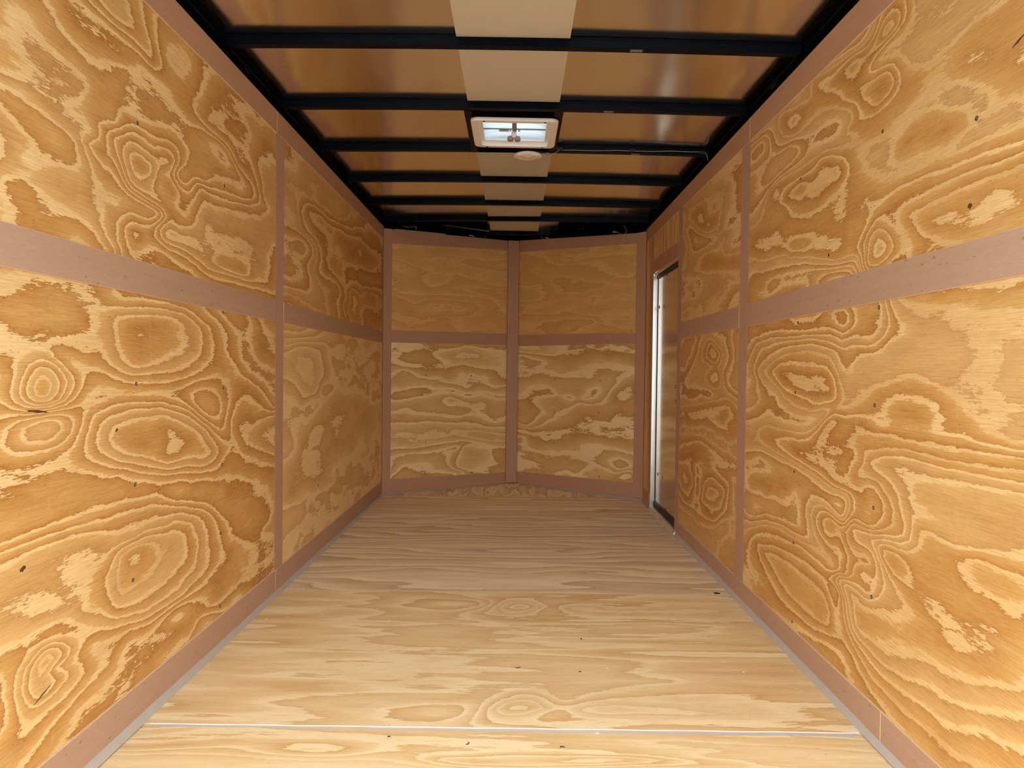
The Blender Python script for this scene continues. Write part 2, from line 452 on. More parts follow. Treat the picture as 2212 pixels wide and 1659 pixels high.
# growth-ring lines of the most figured sheets: (ring level, [u, v, u, v, ...]) in metres on the sheet
RINGS = {
    'LL':[(3,[1.548,0.968,1.563,0.993,1.603,0.994,1.62,0.967,1.597,0.94,1.56,0.941]),(2,[1.527,0.966,1.552,1.001,1.591,1.003,1.636,0.977,1.616,0.935,1.554,0.932]),(1,[1.506,0.966,1.53,1.006,1.583,1.031,1.64,1.013,1.672,0.972,1.631,0.928,1.57,0.92,1.523,0.933]),(0,[1.448,1.036,1.527,1.044,1.617,1.056,1.695,1.045,1.805,1.029,1.847,1.01,1.931,0.985,2.089,0.988,2.225,1.0,2.375,1.045,2.396,1.103,2.375,1.142,2.277,1.175,2.161,1.183,1.983,1.179,1.868,1.161]),(-1,[1.63,1.034,1.695,1.009,1.805,0.993,1.866,0.975,1.957,0.961,2.089,0.958,2.234,0.969,2.376,0.995,2.482,1.037,2.481,1.094,2.436,1.146,2.354,1.176]),(1,[1.872,1.157,1.86,1.112,1.866,1.056,1.89,1.025,1.978,1.005,2.105,1.023,2.249,1.063,2.268,1.111,2.233,1.16,2.138,1.165]),(1.75,[1.959,1.128,2.113,1.083,1.959,1.064,2.141,1.126]),(2.05,[2.0,1.094,2.033,1.126]),(0,[1.479,1.163,1.532,1.19,1.627,1.192,1.749,1.203,1.766,1.181,1.847,1.164]),(-0.35,[1.487,1.121,1.593,1.12,1.69,1.122,1.531,1.101]),(0,[1.448,1.095,1.482,1.076,1.548,1.074,1.655,1.082,1.737,1.059,1.815,1.045]),(-2,[1.447,0.9,1.575,0.908,1.716,0.908,1.771,0.929,1.86,0.94,1.957,0.94,2.089,0.932,2.216,0.911,2.335,0.867,2.511,0.794]),(-1,[1.771,0.893,1.86,0.908,1.957,0.914,2.106,0.908,2.279,0.873,2.434,0.808]),(0,[1.826,0.875,1.957,0.895,2.106,0.89,2.279,0.855,2.416,0.802,2.511,0.728]),(1,[1.868,0.856,1.984,0.87,2.142,0.863,2.329,0.809,2.454,0.718]),(1.7,[1.984,0.831,2.114,0.792,2.008,0.776]),(2,[2.163,0.824,2.177,0.786,2.143,0.74]),(-2,[2.406,1.213,2.572,1.154,2.597,1.077,2.698,0.999,2.94,0.92,3.1,0.837]),(-3,[2.507,1.222,2.72,1.141,2.767,1.035,2.918,0.98,3.099,0.918]),(-2.3,[2.916,1.151,2.917,1.075]),(0,[3.118,0.805,2.818,0.787,2.723,0.75,2.844,0.686,3.115,0.622]),(1,[3.113,0.754,2.948,0.729,3.114,0.662]),(-1,[2.634,0.827,2.613,0.743,2.748,0.648,3.116,0.57]),(3,[1.878,0.503,1.878,0.459,1.86,0.425,1.886,0.397,2.029,0.394,2.103,0.421,2.092,0.49,1.989,0.51,1.922,0.512]),(3.6,[1.95,0.438,2.009,0.442,1.922,0.426]),(2,[2.194,0.517,2.281,0.462,2.288,0.401,2.137,0.35,1.979,0.346,1.86,0.366,1.843,0.401,1.818,0.457,1.886,0.521,2.029,0.522]),(1,[2.103,0.532,2.307,0.504,2.362,0.431,2.348,0.348,2.195,0.31,2.029,0.308,1.878,0.335,1.826,0.363,1.717,0.406]),(1,[1.747,0.547,1.81,0.543,1.878,0.533,1.989,0.537]),(1.1,[1.747,0.533,1.81,0.521]),(0,[1.446,0.599,1.576,0.608,1.689,0.607,1.878,0.582,2.092,0.567,2.256,0.545,2.389,0.499,2.448,0.41,2.434,0.324,2.257,0.278,2.029,0.276,1.86,0.317,1.62,0.384,1.445,0.416]),(-1,[1.446,0.626,1.621,0.627,1.843,0.619,2.081,0.608,2.194,0.58,2.389,0.531,2.493,0.478,2.556,0.37,2.59,0.308,2.391,0.261,2.137,0.272,1.878,0.286,1.747,0.294,1.62,0.307]),(-2,[1.446,0.644,1.689,0.655,1.886,0.654,2.081,0.635,2.194,0.592,2.418,0.55,2.572,0.461,2.711,0.346,3.085,0.208]),(-2,[3.097,0.147,2.713,0.175,2.542,0.16,2.257,0.195,1.932,0.235]),(-2.4,[1.5,0.706,1.621,0.695,1.558,0.735,1.763,0.714,2.71,0.503]),(-2,[1.446,0.754,1.558,0.772,1.589,0.792]),(-3,[2.713,0.111,2.625,0.105,2.391,0.166,2.172,0.22]),(-2.3,[2.257,0.243,2.391,0.191]),(0.75,[1.483,0.534,1.558,0.543,1.703,0.447]),(1.05,[1.499,0.497,1.588,0.505,1.717,0.496,1.739,0.453,1.62,0.448]),(3,[1.597,0.36,1.625,0.331,1.608,0.3,1.576,0.283,1.558,0.296,1.558,0.333,1.576,0.356]),(2,[1.63,0.356,1.655,0.324,1.638,0.293,1.597,0.273,1.55,0.272,1.531,0.303,1.537,0.342,1.573,0.366]),(1,[1.655,0.351,1.69,0.304,1.672,0.272,1.605,0.254,1.542,0.262,1.51,0.303,1.516,0.35,1.566,0.376]),(0,[1.738,0.29,1.727,0.249,1.672,0.228,1.588,0.219,1.498,0.208]),(-1,[1.868,0.262,1.825,0.23,1.745,0.217,1.638,0.189,1.527,0.152]),(-2,[1.984,0.189,1.868,0.175,1.765,0.15,1.654,0.126]),(-2.3,[2.332,0.171,2.116,0.164])],
'LU':[(1,[1.934,1.591,1.957,1.604,1.986,1.601,2.015,1.6,2.059,1.594,2.065,1.564,2.016,1.547,1.974,1.539,1.94,1.551,1.931,1.569]),(0,[1.901,1.581,1.909,1.599,1.94,1.622,1.986,1.625,2.034,1.618,2.097,1.618,2.165,1.624]),(0,[1.904,1.561,1.918,1.524,1.951,1.508,2.034,1.504,2.098,1.487,2.131,1.475]),(-1,[1.849,1.606,1.891,1.622,1.934,1.648,1.991,1.652,2.059,1.652,2.124,1.662,2.179,1.666,2.193,1.636]),(-1,[1.864,1.588,1.885,1.556,1.907,1.521,1.94,1.496,2.01,1.489,2.085,1.478,2.124,1.474]),(-2,[1.766,1.565,1.824,1.558,1.875,1.535,1.912,1.504,1.945,1.486,2.004,1.478,2.091,1.476]),(-3,[1.766,1.54,1.829,1.511,1.896,1.482,1.974,1.471,2.072,1.465]),(0,[2.127,1.561,2.158,1.565,2.194,1.547,2.179,1.533,2.151,1.537]),(-0.3,[2.162,1.549]),(-1,[2.097,1.572,2.165,1.594,2.201,1.563,2.194,1.523,2.138,1.523,2.104,1.548]),(-3,[1.88,1.308,1.872,1.339,1.869,1.365,1.885,1.4,1.929,1.43,1.974,1.434,2.034,1.431,2.078,1.454,2.091,1.47]),(-2,[1.934,1.311,1.918,1.35,1.912,1.379,1.94,1.405,1.986,1.409,2.034,1.415,2.098,1.445,2.118,1.465]),(-1.3,[1.946,1.346,2.004,1.362,2.034,1.387,1.986,1.393]),(-1,[1.946,1.376,1.974,1.379]),(-1,[2.066,1.402,2.091,1.427,2.131,1.455,2.138,1.47]),(-1,[2.066,1.396,2.072,1.388,2.125,1.367,2.223,1.36,2.316,1.346,2.399,1.324,2.535,1.319,2.801,1.325,3.002,1.33]),(0,[2.098,1.409,2.124,1.437,2.159,1.458,2.201,1.449,2.276,1.457]),(0,[2.098,1.402,2.104,1.394,2.166,1.385,2.253,1.382,2.332,1.366,2.443,1.345,2.635,1.352,2.848,1.353,3.001,1.363,3.014,1.407]),(1,[2.124,1.414,2.152,1.396,2.238,1.397,2.332,1.392,2.434,1.371,2.535,1.362,2.667,1.356,2.8,1.36,2.823,1.434,2.776,1.449]),(1.05,[2.18,1.428,2.535,1.43,2.583,1.458,2.634,1.426]),(0.7,[2.451,1.396,2.315,1.447]),(-4,[1.794,1.389,1.819,1.366,1.829,1.34,1.875,1.31]),(-5,[1.766,1.342,1.804,1.321,1.824,1.31]),(-3.3,[1.824,1.381,1.854,1.344]),(-2,[1.986,1.309,1.998,1.33,2.034,1.342,2.072,1.336,2.079,1.317]),(-2.3,[2.125,1.331,2.098,1.346]),(-3,[2.259,1.785,2.396,1.806,2.561,1.806,2.663,1.763,2.717,1.723,2.663,1.705,2.562,1.698]),(-2,[2.379,1.826,2.503,1.819,2.611,1.809,2.684,1.769,2.773,1.747,2.844,1.726,2.845,1.686,2.718,1.656,2.582,1.647,2.477,1.637]),(-1,[2.56,1.853,2.694,1.839,2.773,1.816,2.844,1.783,2.893,1.743,2.919,1.69,2.797,1.649,2.633,1.623,2.486,1.608,2.364,1.608]),(0,[2.892,1.842,2.931,1.789,2.957,1.713,2.997,1.695,2.998,1.667,2.894,1.63,2.741,1.601,2.582,1.587,2.398,1.564]),(0.3,[3.052,1.679,2.92,1.613,2.741,1.584]),(0.75,[2.534,1.509,2.469,1.515,2.634,1.504,2.799,1.509]),(1,[2.433,1.519,2.451,1.492,2.534,1.473,2.687,1.506,2.835,1.498]),(-3.4,[2.208,1.616,2.314,1.646,2.44,1.737,2.314,1.735,2.397,1.646]),(-4.9,[1.505,1.518,1.606,1.482,1.467,1.397,1.524,1.449,1.563,1.401]),(-4.3,[1.497,1.481,1.471,1.426,1.627,1.428,1.716,1.412]),(-5,[1.464,1.586,1.516,1.58,1.524,1.569,1.606,1.563,1.697,1.545]),(-4.5,[1.486,1.602,1.556,1.589,1.597,1.577]),(-4,[1.472,1.599,1.544,1.625,1.581,1.61,1.615,1.612]),(-3.3,[1.8,1.713,1.747,1.631,1.915,1.805,1.707,1.625,1.855,1.65]),(-4,[1.573,1.722,1.642,1.713,1.707,1.703,1.747,1.692,1.697,1.637,1.737,1.645,1.717,1.608,1.768,1.579]),(-4.05,[1.585,1.628,1.651,1.683,1.606,1.692,1.673,1.575]),(-3,[1.8,1.738,1.915,1.778,2.012,1.831,2.046,1.859]),(-2.95,[1.946,1.702,2.012,1.708,1.915,1.711]),(-3,[1.573,1.815,1.624,1.788,1.678,1.77,1.747,1.759,1.855,1.76]),(-3.7,[1.544,1.76,1.577,1.74,1.615,1.724]),(-2.3,[1.8,1.829,1.855,1.825,1.915,1.831]),(-2,[1.688,1.833,1.773,1.841,1.838,1.84,1.873,1.826]),(-2,[1.698,1.879,1.8,1.882,1.915,1.881,1.998,1.878,2.046,1.859]),(-2.5,[2.118,1.949,2.157,1.891,2.28,1.902]),(-1,[1.747,1.905,1.844,1.897,1.978,1.903,2.046,1.888])],
'RL':[(5,[2.626,1.0,2.491,1.001,2.334,1.003,2.265,0.963,2.434,0.953,2.523,0.96]),(4,[2.778,1.013,2.725,1.048,2.551,1.054,2.396,1.048,2.278,1.032,2.222,0.996,2.21,0.944,2.218,0.924,2.349,0.909,2.454,0.924,2.568,0.94,2.668,0.961,2.749,0.994]),(3,[2.85,1.023,2.767,1.058,2.624,1.085,2.398,1.089,2.28,1.073,2.223,1.032,2.195,0.992,2.168,0.961,2.086,0.956,2.055,0.939,2.125,0.926,2.218,0.908,2.368,0.881,2.542,0.886,2.654,0.923,2.721,0.96,2.819,0.988]),(2,[2.94,1.023,2.838,1.08,2.638,1.112,2.4,1.113,2.272,1.096,2.216,1.076,2.194,1.052]),(2,[2.94,1.013,2.907,0.987,2.846,0.957,2.808,0.924,2.732,0.915,2.691,0.887,2.564,0.857,2.397,0.851,2.299,0.874]),(1,[2.997,1.039,2.914,1.107,2.703,1.131,2.464,1.135,2.32,1.124,2.227,1.104,2.174,1.091,2.125,1.099,2.017,1.093,1.96,1.106,1.921,1.135,1.916,1.159,1.934,1.205]),(1,[2.971,1.007,2.938,0.981,2.952,0.954,2.918,0.902,2.979,0.872,3.078,0.856]),(0,[3.056,1.067,2.962,1.136,2.772,1.153,2.521,1.146,2.36,1.143,2.228,1.132,2.183,1.115,2.126,1.128,1.989,1.119,1.952,1.151,1.958,1.208]),(-1,[3.077,1.134,2.903,1.175,2.667,1.175,2.465,1.157,2.265,1.159,2.184,1.134,2.119,1.154,2.112,1.184,2.146,1.206]),(-2,[2.214,1.207,2.212,1.18,2.177,1.161,2.144,1.179,2.154,1.203]),(-2.3,[2.178,1.183]),(-1.05,[2.362,1.186,2.581,1.187]),(0.05,[1.984,1.156]),(-0.4,[2.035,1.167]),(2,[1.918,1.214,1.884,1.17,1.867,1.135,1.888,1.116,1.92,1.1,1.935,1.075,2.068,1.073,2.13,1.039,2.18,1.036]),(2.7,[1.763,1.11,1.818,1.064,1.656,1.06,2.015,1.05,1.71,1.138,1.607,1.036,2.013,1.013,2.088,0.994]),(2.1,[1.833,1.137,1.85,1.104]),(3,[1.866,1.202,1.823,1.185,1.765,1.164,1.71,1.151,1.664,1.141,1.649,1.123,1.593,1.131,1.582,1.093,1.564,1.081,1.55,1.055,1.562,1.036,1.607,1.022,1.579,1.002,1.578,0.985,1.53,0.975,1.492,0.955,1.401,0.931]),(3.12,[1.522,1.099,1.479,1.043,1.497,0.99,1.426,1.133,1.566,1.143]),(2.8,[1.45,1.074,1.422,1.03,1.459,1.004]),(3.3,[1.836,1.213,1.712,1.183,1.613,1.178,1.524,1.159]),(3.9,[1.712,1.203,1.614,1.202,1.485,1.182]),(4.05,[1.687,1.21,1.485,1.201,1.429,1.199]),(3,[2.048,0.958,1.942,0.986,1.877,1.007,1.787,1.018,1.704,1.0,1.614,0.963,1.558,0.935,1.474,0.91,1.417,0.876]),(3.75,[1.954,0.954,1.815,0.979,1.703,0.969,1.651,0.947,1.579,0.902,1.534,0.878,1.513,0.866]),(4,[2.008,0.901,1.939,0.926,1.856,0.954,1.756,0.958,1.691,0.939,1.66,0.917,1.629,0.874,1.753,0.879,1.937,0.884]),(4.7,[1.872,0.899,1.811,0.9,1.737,0.896]),(4.8,[1.871,0.865,1.699,0.862,1.555,0.859]),(5,[2.067,0.864,2.006,0.85,1.903,0.852,1.839,0.845,1.698,0.847,1.637,0.841,1.496,0.852,1.398,0.856]),(5,[2.067,0.864,2.096,0.831,2.143,0.791,2.194,0.778,2.304,0.786,2.344,0.803,2.306,0.828,2.289,0.858,2.216,0.876]),(4.7,[2.197,0.833,2.25,0.821,2.147,0.865]),(5.7,[1.935,0.832,1.751,0.828,1.512,0.831]),(6,[2.056,0.797,1.968,0.8,1.838,0.822,1.707,0.818,1.627,0.816,1.511,0.817,1.397,0.823]),(7,[2.002,0.767,1.933,0.794,1.837,0.802,1.723,0.803,1.598,0.802,1.47,0.801,1.396,0.805]),(2,[3.034,0.673,2.892,0.697,2.68,0.68,2.497,0.672,2.337,0.644,2.205,0.633,2.136,0.634,2.135,0.607,2.176,0.571]),(3,[2.819,0.718,2.681,0.704,2.498,0.69,2.379,0.68,2.242,0.651,2.145,0.652,2.116,0.638,2.118,0.603,2.158,0.563]),(4,[2.709,0.74,2.631,0.72,2.465,0.699,2.318,0.676,2.206,0.661,2.113,0.654,2.099,0.626,2.106,0.597,2.141,0.559]),(5,[2.489,0.73,2.341,0.732,2.209,0.733,2.182,0.701,2.207,0.673,2.13,0.67,2.05,0.672,1.999,0.696]),(1.7,[2.963,0.579,2.742,0.587,2.612,0.594,2.494,0.613]),(1,[2.92,0.66,2.965,0.606,3.029,0.591]),(1.05,[2.608,0.523,2.527,0.585]),(5,[2.079,0.792,2.116,0.738,2.131,0.705,2.122,0.683,2.058,0.676,1.999,0.696,1.956,0.692,1.921,0.667,1.926,0.627,1.953,0.6,2.016,0.579]),(6,[2.068,0.733,2.052,0.713,1.972,0.722,1.929,0.693,1.882,0.667,1.874,0.638,1.905,0.604,1.972,0.574]),(7,[1.911,0.738,1.864,0.708,1.838,0.672,1.831,0.647,1.794,0.632,1.859,0.587]),(5.6,[2.039,0.767]),(8,[1.866,0.751,1.806,0.764,1.645,0.772,1.51,0.777,1.395,0.783]),(8.7,[1.719,0.72,1.693,0.716,1.595,0.719,1.508,0.73]),(8.1,[1.773,0.678,1.744,0.662]),(8.8,[1.429,0.72,1.507,0.698]),(9.05,[1.771,0.634,1.689,0.633,1.547,0.633,1.464,0.643]),(9.7,[1.74,0.558,1.636,0.556,1.766,0.519,1.588,0.541]),(10,[1.936,0.53,1.888,0.498,1.836,0.479,1.736,0.47,1.652,0.464,1.584,0.45,1.497,0.432]),(10.2,[1.524,0.616,1.463,0.606,1.389,0.607]),(6,[2.826,0.301,2.688,0.322,2.538,0.324,2.361,0.321,2.262,0.301,2.223,0.257,2.23,0.21,2.356,0.198,2.508,0.204,2.644,0.227,2.753,0.275]),(6.5,[2.478,0.278,2.369,0.259,2.597,0.298]),(5,[2.901,0.308,2.716,0.349,2.54,0.365,2.364,0.364,2.246,0.348,2.198,0.294,2.187,0.238]),(5,[2.884,0.276,2.868,0.254,2.749,0.196,2.641,0.17,2.495,0.163,2.354,0.164,2.22,0.189]),(4,[2.965,0.325,2.874,0.362,2.665,0.396,2.484,0.412,2.325,0.4,2.211,0.39,2.192,0.344]),(3,[3.016,0.351,2.876,0.398,2.667,0.434,2.485,0.43,2.327,0.434,2.222,0.42,2.143,0.406]),(2,[3.001,0.382,2.804,0.43,2.604,0.448,2.452,0.446]),(4,[2.215,0.47,2.154,0.462,2.153,0.447,2.187,0.441,2.215,0.458]),(5,[2.166,0.542,2.147,0.495,2.12,0.456,2.169,0.415]),(6,[2.149,0.546,2.114,0.496,2.064,0.463,2.019,0.472]),(7,[2.1,0.56,2.067,0.523,1.984,0.517,1.955,0.493,1.947,0.467,1.945,0.435,1.979,0.392,2.077,0.399,2.159,0.402]),(8,[1.993,0.562,1.949,0.523,1.927,0.486,1.912,0.449,1.937,0.399,1.985,0.379,2.1,0.384,2.202,0.369]),(7.6,[2.018,0.443]),(8.75,[1.883,0.399,1.999,0.364,1.865,0.429]),(9,[2.091,0.345,1.984,0.351,1.883,0.382,1.809,0.411,1.828,0.444,1.887,0.477,1.921,0.509]),(9.4,[2.056,0.285,1.912,0.302,1.789,0.365]),(5.2,[2.282,0.52,2.246,0.557,2.184,0.558,2.217,0.506,2.272,0.51])],
'RU':[(3,[1.935,1.551,1.83,1.538,1.721,1.535,1.601,1.522,1.537,1.521]),(4,[2.097,1.378,2.091,1.406,2.054,1.436,2.042,1.476,1.993,1.49,1.952,1.494,1.889,1.509,1.772,1.504,1.669,1.496,1.557,1.494,1.422,1.479]),(5,[1.912,1.313,1.869,1.326,1.84,1.354,1.865,1.385,1.91,1.413,1.943,1.434,1.931,1.452,1.887,1.458,1.771,1.46,1.668,1.467,1.556,1.464,1.421,1.459]),(6,[1.765,1.312,1.712,1.322,1.643,1.316,1.713,1.34,1.772,1.364,1.801,1.394,1.837,1.415,1.808,1.424,1.748,1.426,1.667,1.437,1.555,1.439,1.456,1.426,1.42,1.438]),(6.7,[1.642,1.402,1.741,1.404,1.553,1.395]),(7.05,[1.493,1.407,1.454,1.379,1.512,1.383,1.617,1.362,1.714,1.368,1.53,1.344]),(6.7,[1.49,1.325,1.434,1.327,1.616,1.328]),(6,[2.042,1.322,1.945,1.325,1.9,1.338,1.895,1.36,1.928,1.397,1.983,1.421,2.017,1.407]),(7,[1.972,1.325,1.927,1.359,1.961,1.382]),(4,[2.718,1.692,2.656,1.71,2.506,1.706,2.411,1.71,2.363,1.725,2.288,1.715,2.199,1.68,2.164,1.636,2.163,1.613,2.185,1.569,2.263,1.569,2.316,1.545,2.466,1.552,2.601,1.577,2.652,1.629]),(5,[2.654,1.677,2.549,1.691,2.419,1.666,2.361,1.683,2.232,1.663,2.213,1.627,2.32,1.619,2.396,1.601,2.546,1.632]),(3,[2.854,1.731,2.747,1.752,2.575,1.747,2.444,1.745,2.344,1.74,2.2,1.712]),(2,[2.971,1.707,2.855,1.746,2.696,1.762,2.519,1.763,2.446,1.788]),(1,[3.042,1.868,2.833,1.86,2.639,1.848]),(0,[3.063,1.943,2.939,1.958]),(4,[2.683,1.514,2.529,1.504,2.391,1.486,2.303,1.461,2.213,1.428,2.22,1.406,2.388,1.431,2.471,1.432,2.595,1.447,2.681,1.48]),(3.6,[2.564,1.542,2.353,1.52,2.89,1.602,2.147,1.435]),(4.05,[2.763,1.567,2.723,1.54,2.977,1.546,2.815,1.513]),(3,[2.693,1.454,2.47,1.41,2.253,1.368,2.112,1.362]),(2,[3.018,1.426,2.742,1.413,2.469,1.392,2.253,1.356,2.103,1.342,2.079,1.316]),(1,[2.74,1.379,2.468,1.37,2.252,1.344,2.167,1.34,2.118,1.321]),(1.1,[2.675,1.352,2.445,1.333]),(3.7,[2.135,1.527,2.158,1.502]),(4.02,[2.243,1.512,2.058,1.516,2.19,1.478,2.176,1.544]),(6,[1.966,1.968,1.934,1.963,1.913,1.933,1.958,1.93]),(5,[2.007,1.96,1.974,1.989,1.929,1.997,1.89,1.964,1.895,1.934,1.971,1.926,2.032,1.905]),(4,[1.866,1.975,1.865,1.936,1.938,1.921,2.018,1.909,2.031,1.887]),(3,[1.705,1.875,1.788,1.883,1.874,1.882,1.97,1.895,2.025,1.891]),(5,[2.194,1.929,2.155,1.954,2.092,1.945,2.091,1.912,2.128,1.89]),(4,[2.416,1.995,2.282,1.969,2.196,1.972,2.101,1.96,2.042,1.958]),(3,[2.446,2.003,2.283,1.993,2.156,1.977,2.079,1.972]),(4,[1.996,1.864,1.916,1.841,1.889,1.8,1.888,1.773,1.931,1.75,2.004,1.742,2.146,1.755]),(5,[1.935,1.835,1.907,1.791,1.932,1.767,1.991,1.758,2.087,1.815,2.111,1.854]),(3.7,[1.823,1.773,1.856,1.728,1.963,1.72,2.031,1.716]),(3.05,[1.729,1.734,1.727,1.688,1.63,1.679,1.808,1.688,1.927,1.647]),(3,[1.936,1.866,1.885,1.851,1.83,1.807,1.731,1.774,1.633,1.751]),(2.7,[1.787,1.851,1.683,1.817,1.612,1.804]),(3.05,[1.591,1.807,1.508,1.785]),(3.7,[1.588,1.745,1.525,1.73,1.474,1.706,1.68,1.761,1.507,1.769,1.45,1.751]),(4.05,[1.565,1.708,1.596,1.73]),(3.75,[1.544,1.679,1.445,1.618]),(3.75,[1.752,1.643,1.674,1.61,1.835,1.633,1.626,1.579,1.862,1.594]),(3,[1.913,1.623,1.895,1.644,1.836,1.659,1.753,1.667,1.676,1.645,1.592,1.608,1.573,1.574]),(3.05,[1.54,1.576,1.5,1.575]),(3.5,[2.708,1.994,2.372,1.915,2.582,1.881]),(2.9,[2.455,1.964,2.773,2.003,2.987,2.011]),(3.1,[2.147,1.794,2.137,1.734,2.168,1.718])],
'LFU':[(3,[3.498,1.681,3.468,1.716,3.41,1.761,3.428,1.811,3.39,1.842,3.544,1.874,3.758,1.889,3.974,1.9,4.189,1.892]),(4,[3.517,1.702,3.487,1.743,3.486,1.801,3.545,1.833,3.759,1.858,3.975,1.853,4.365,1.885]),(5,[3.607,1.799,3.693,1.824,3.877,1.826]),(5,[3.607,1.799,3.65,1.778,3.784,1.755,3.928,1.725,3.954,1.676,3.956,1.577,4.256,1.527,4.378,1.439]),(2,[3.218,1.654,3.393,1.666,3.528,1.663]),(1,[3.219,1.605,3.34,1.605,3.509,1.636]),(1,[3.219,1.557,3.341,1.516,3.472,1.483,3.453,1.457,3.238,1.429]),(2,[3.239,1.385,3.493,1.398,3.636,1.414,3.592,1.494]),(3,[3.239,1.358,3.494,1.345,3.816,1.325]),(3,[3.699,1.508,3.79,1.47,3.886,1.416,3.936,1.362]),(4,[3.812,1.505,4.009,1.517,4.257,1.484]),(2.05,[3.299,1.952,3.387,2.034]),(2.7,[3.231,1.878,3.484,1.906]),(3.05,[3.232,1.841,3.584,1.92]),(5,[4.438,1.534,4.377,1.461,4.319,1.375,4.381,1.328]),(6,[4.503,1.504,4.473,1.426,4.443,1.355]),(7,[4.57,1.481,4.639,1.441,4.573,1.381]),(6,[4.636,1.535,4.78,1.511,5.01,1.552,5.354,1.572]),(5,[4.635,1.574,4.929,1.577,5.399,1.622]),(5.5,[4.192,1.752,4.497,1.693,5.044,1.734]),(6,[5.013,1.443,4.859,1.38,4.937,1.336])],
'NLL':[(2,[0.073,1.139,0.19,1.142,0.41,1.167,0.688,1.194,0.784,1.218,1.2,1.176]),(3,[0.641,1.122,0.748,1.155,0.858,1.147,0.785,1.104,0.689,1.107]),(1.75,[0.245,1.069,0.468,1.088]),(1,[0.095,0.956,0.191,1.005,0.334,0.937,0.504,0.917,0.692,0.876,0.788,0.845,0.824,0.938,0.948,0.896,1.075,0.843,1.191,0.864]),(2,[0.191,1.025,0.412,1.017,0.762,1.047,1.073,1.003,1.203,0.917]),(0,[0.076,0.762,0.193,0.76,0.414,0.807,0.598,0.836,0.764,0.803,0.986,0.801,1.14,0.756,1.206,0.756]),(0.75,[0.472,0.685,0.303,0.739,0.706,0.659]),(0.75,[1.077,0.672]),(1,[0.95,0.728,0.964,0.622,1.078,0.565,1.194,0.605]),(1.05,[0.826,0.709,0.645,0.774]),(3,[0.078,0.471,0.251,0.463,0.474,0.504,0.709,0.443,1.017,0.386,1.198,0.367]),(2,[0.09,0.363,0.307,0.361,0.591,0.387,0.769,0.398,1.018,0.333,1.198,0.313]),(1,[0.081,0.189,0.112,0.294,0.252,0.315,0.533,0.318,0.71,0.339]),(0,[0.113,0.157,0.199,0.209,0.421,0.154,0.653,0.126]),(2.7,[0.77,0.336,0.955,0.294,0.76,0.191])],
'NRL':[(2,[0.061,1.167,0.201,1.155,0.443,1.133,0.782,1.201,0.878,1.181,1.131,1.188,1.253,1.149]),(3,[0.061,1.21,0.173,1.187,0.31,1.186,0.241,1.218]),(1,[0.104,1.134,0.092,1.016,0.149,0.952,0.245,0.986,0.536,0.958,0.834,0.953,0.904,1.033,1.134,1.006]),(0,[0.068,0.746,0.194,0.761,0.409,0.811,0.728,0.781,0.86,0.805,0.883,0.865]),(0,[0.071,0.541,0.156,0.525,0.238,0.572,0.318,0.65,0.194,0.751]),(0.7,[0.54,0.743,0.411,0.696,0.601,0.888,0.728,0.77]),(1.05,[0.967,0.779,1.08,0.918]),(2,[0.086,0.488,0.253,0.467,0.544,0.507,0.829,0.545,0.971,0.515,1.143,0.527,1.264,0.516]),(1,[0.115,0.415,0.131,0.287,0.256,0.297,0.547,0.281,0.797,0.274,0.857,0.289]),(1.7,[0.282,0.363,0.545,0.394,0.842,0.457]),(2,[1.104,0.832,1.181,0.882,1.248,0.837,1.182,0.797]),(2,[1.152,0.604,1.207,0.645,1.257,0.61,1.208,0.569]),(2,[1.126,0.179,1.181,0.214,1.237,0.191,1.182,0.161]),(1.7,[1.178,0.424]),(1,[0.917,0.255,1.092,0.204,1.258,0.241])],
'F2':[(3,[-0.061,3.011,-0.011,3.078,0.076,3.082,0.125,3.018,0.053,2.952,-0.024,2.939]),(2,[-0.089,2.989,-0.034,3.123,0.077,3.139,0.147,3.03,0.08,2.913,-0.044,2.888]),(2,[0.641,3.093,0.485,3.032,0.273,3.067,0.184,3.042,0.227,2.939,0.325,2.883,0.73,2.859]),(3,[0.224,3.001,0.334,2.963,0.545,2.961,0.755,2.958]),(3,[-0.059,2.089,-0.01,2.154,0.067,2.156,0.106,2.104,0.04,2.071]),(2,[-0.077,2.047,-0.05,2.131,0.016,2.2,0.094,2.191,0.142,2.126,0.064,2.041]),(1,[-0.123,2.007,-0.086,2.141,0.0,2.258,0.071,2.285,0.111,2.214,0.154,2.148,0.226,2.206,0.423,2.283]),(2,[0.569,2.216,0.301,2.174,0.163,2.137,0.186,2.045,0.328,2.019]),(3,[0.191,2.096,0.288,2.078,0.437,2.082]),(0.8,[0.342,2.735,0.408,2.746,0.505,2.741]),(1,[-0.15,2.808,-0.015,2.74,0.25,2.804,0.589,2.835]),(0.75,[-0.268,2.169,-0.214,2.148,-0.177,2.194]),(1,[-0.304,2.237,-0.172,2.253,-0.15,2.172]),(0.7,[-0.504,2.076,-0.612,2.104]),(1.1,[-0.458,2.344,-0.361,2.443,-0.579,2.635]),(0.6,[-0.075,2.572,-0.402,2.709]),(1.1,[0.439,2.373,0.488,2.335]),(0.7,[0.33,2.396,0.375,2.319])],
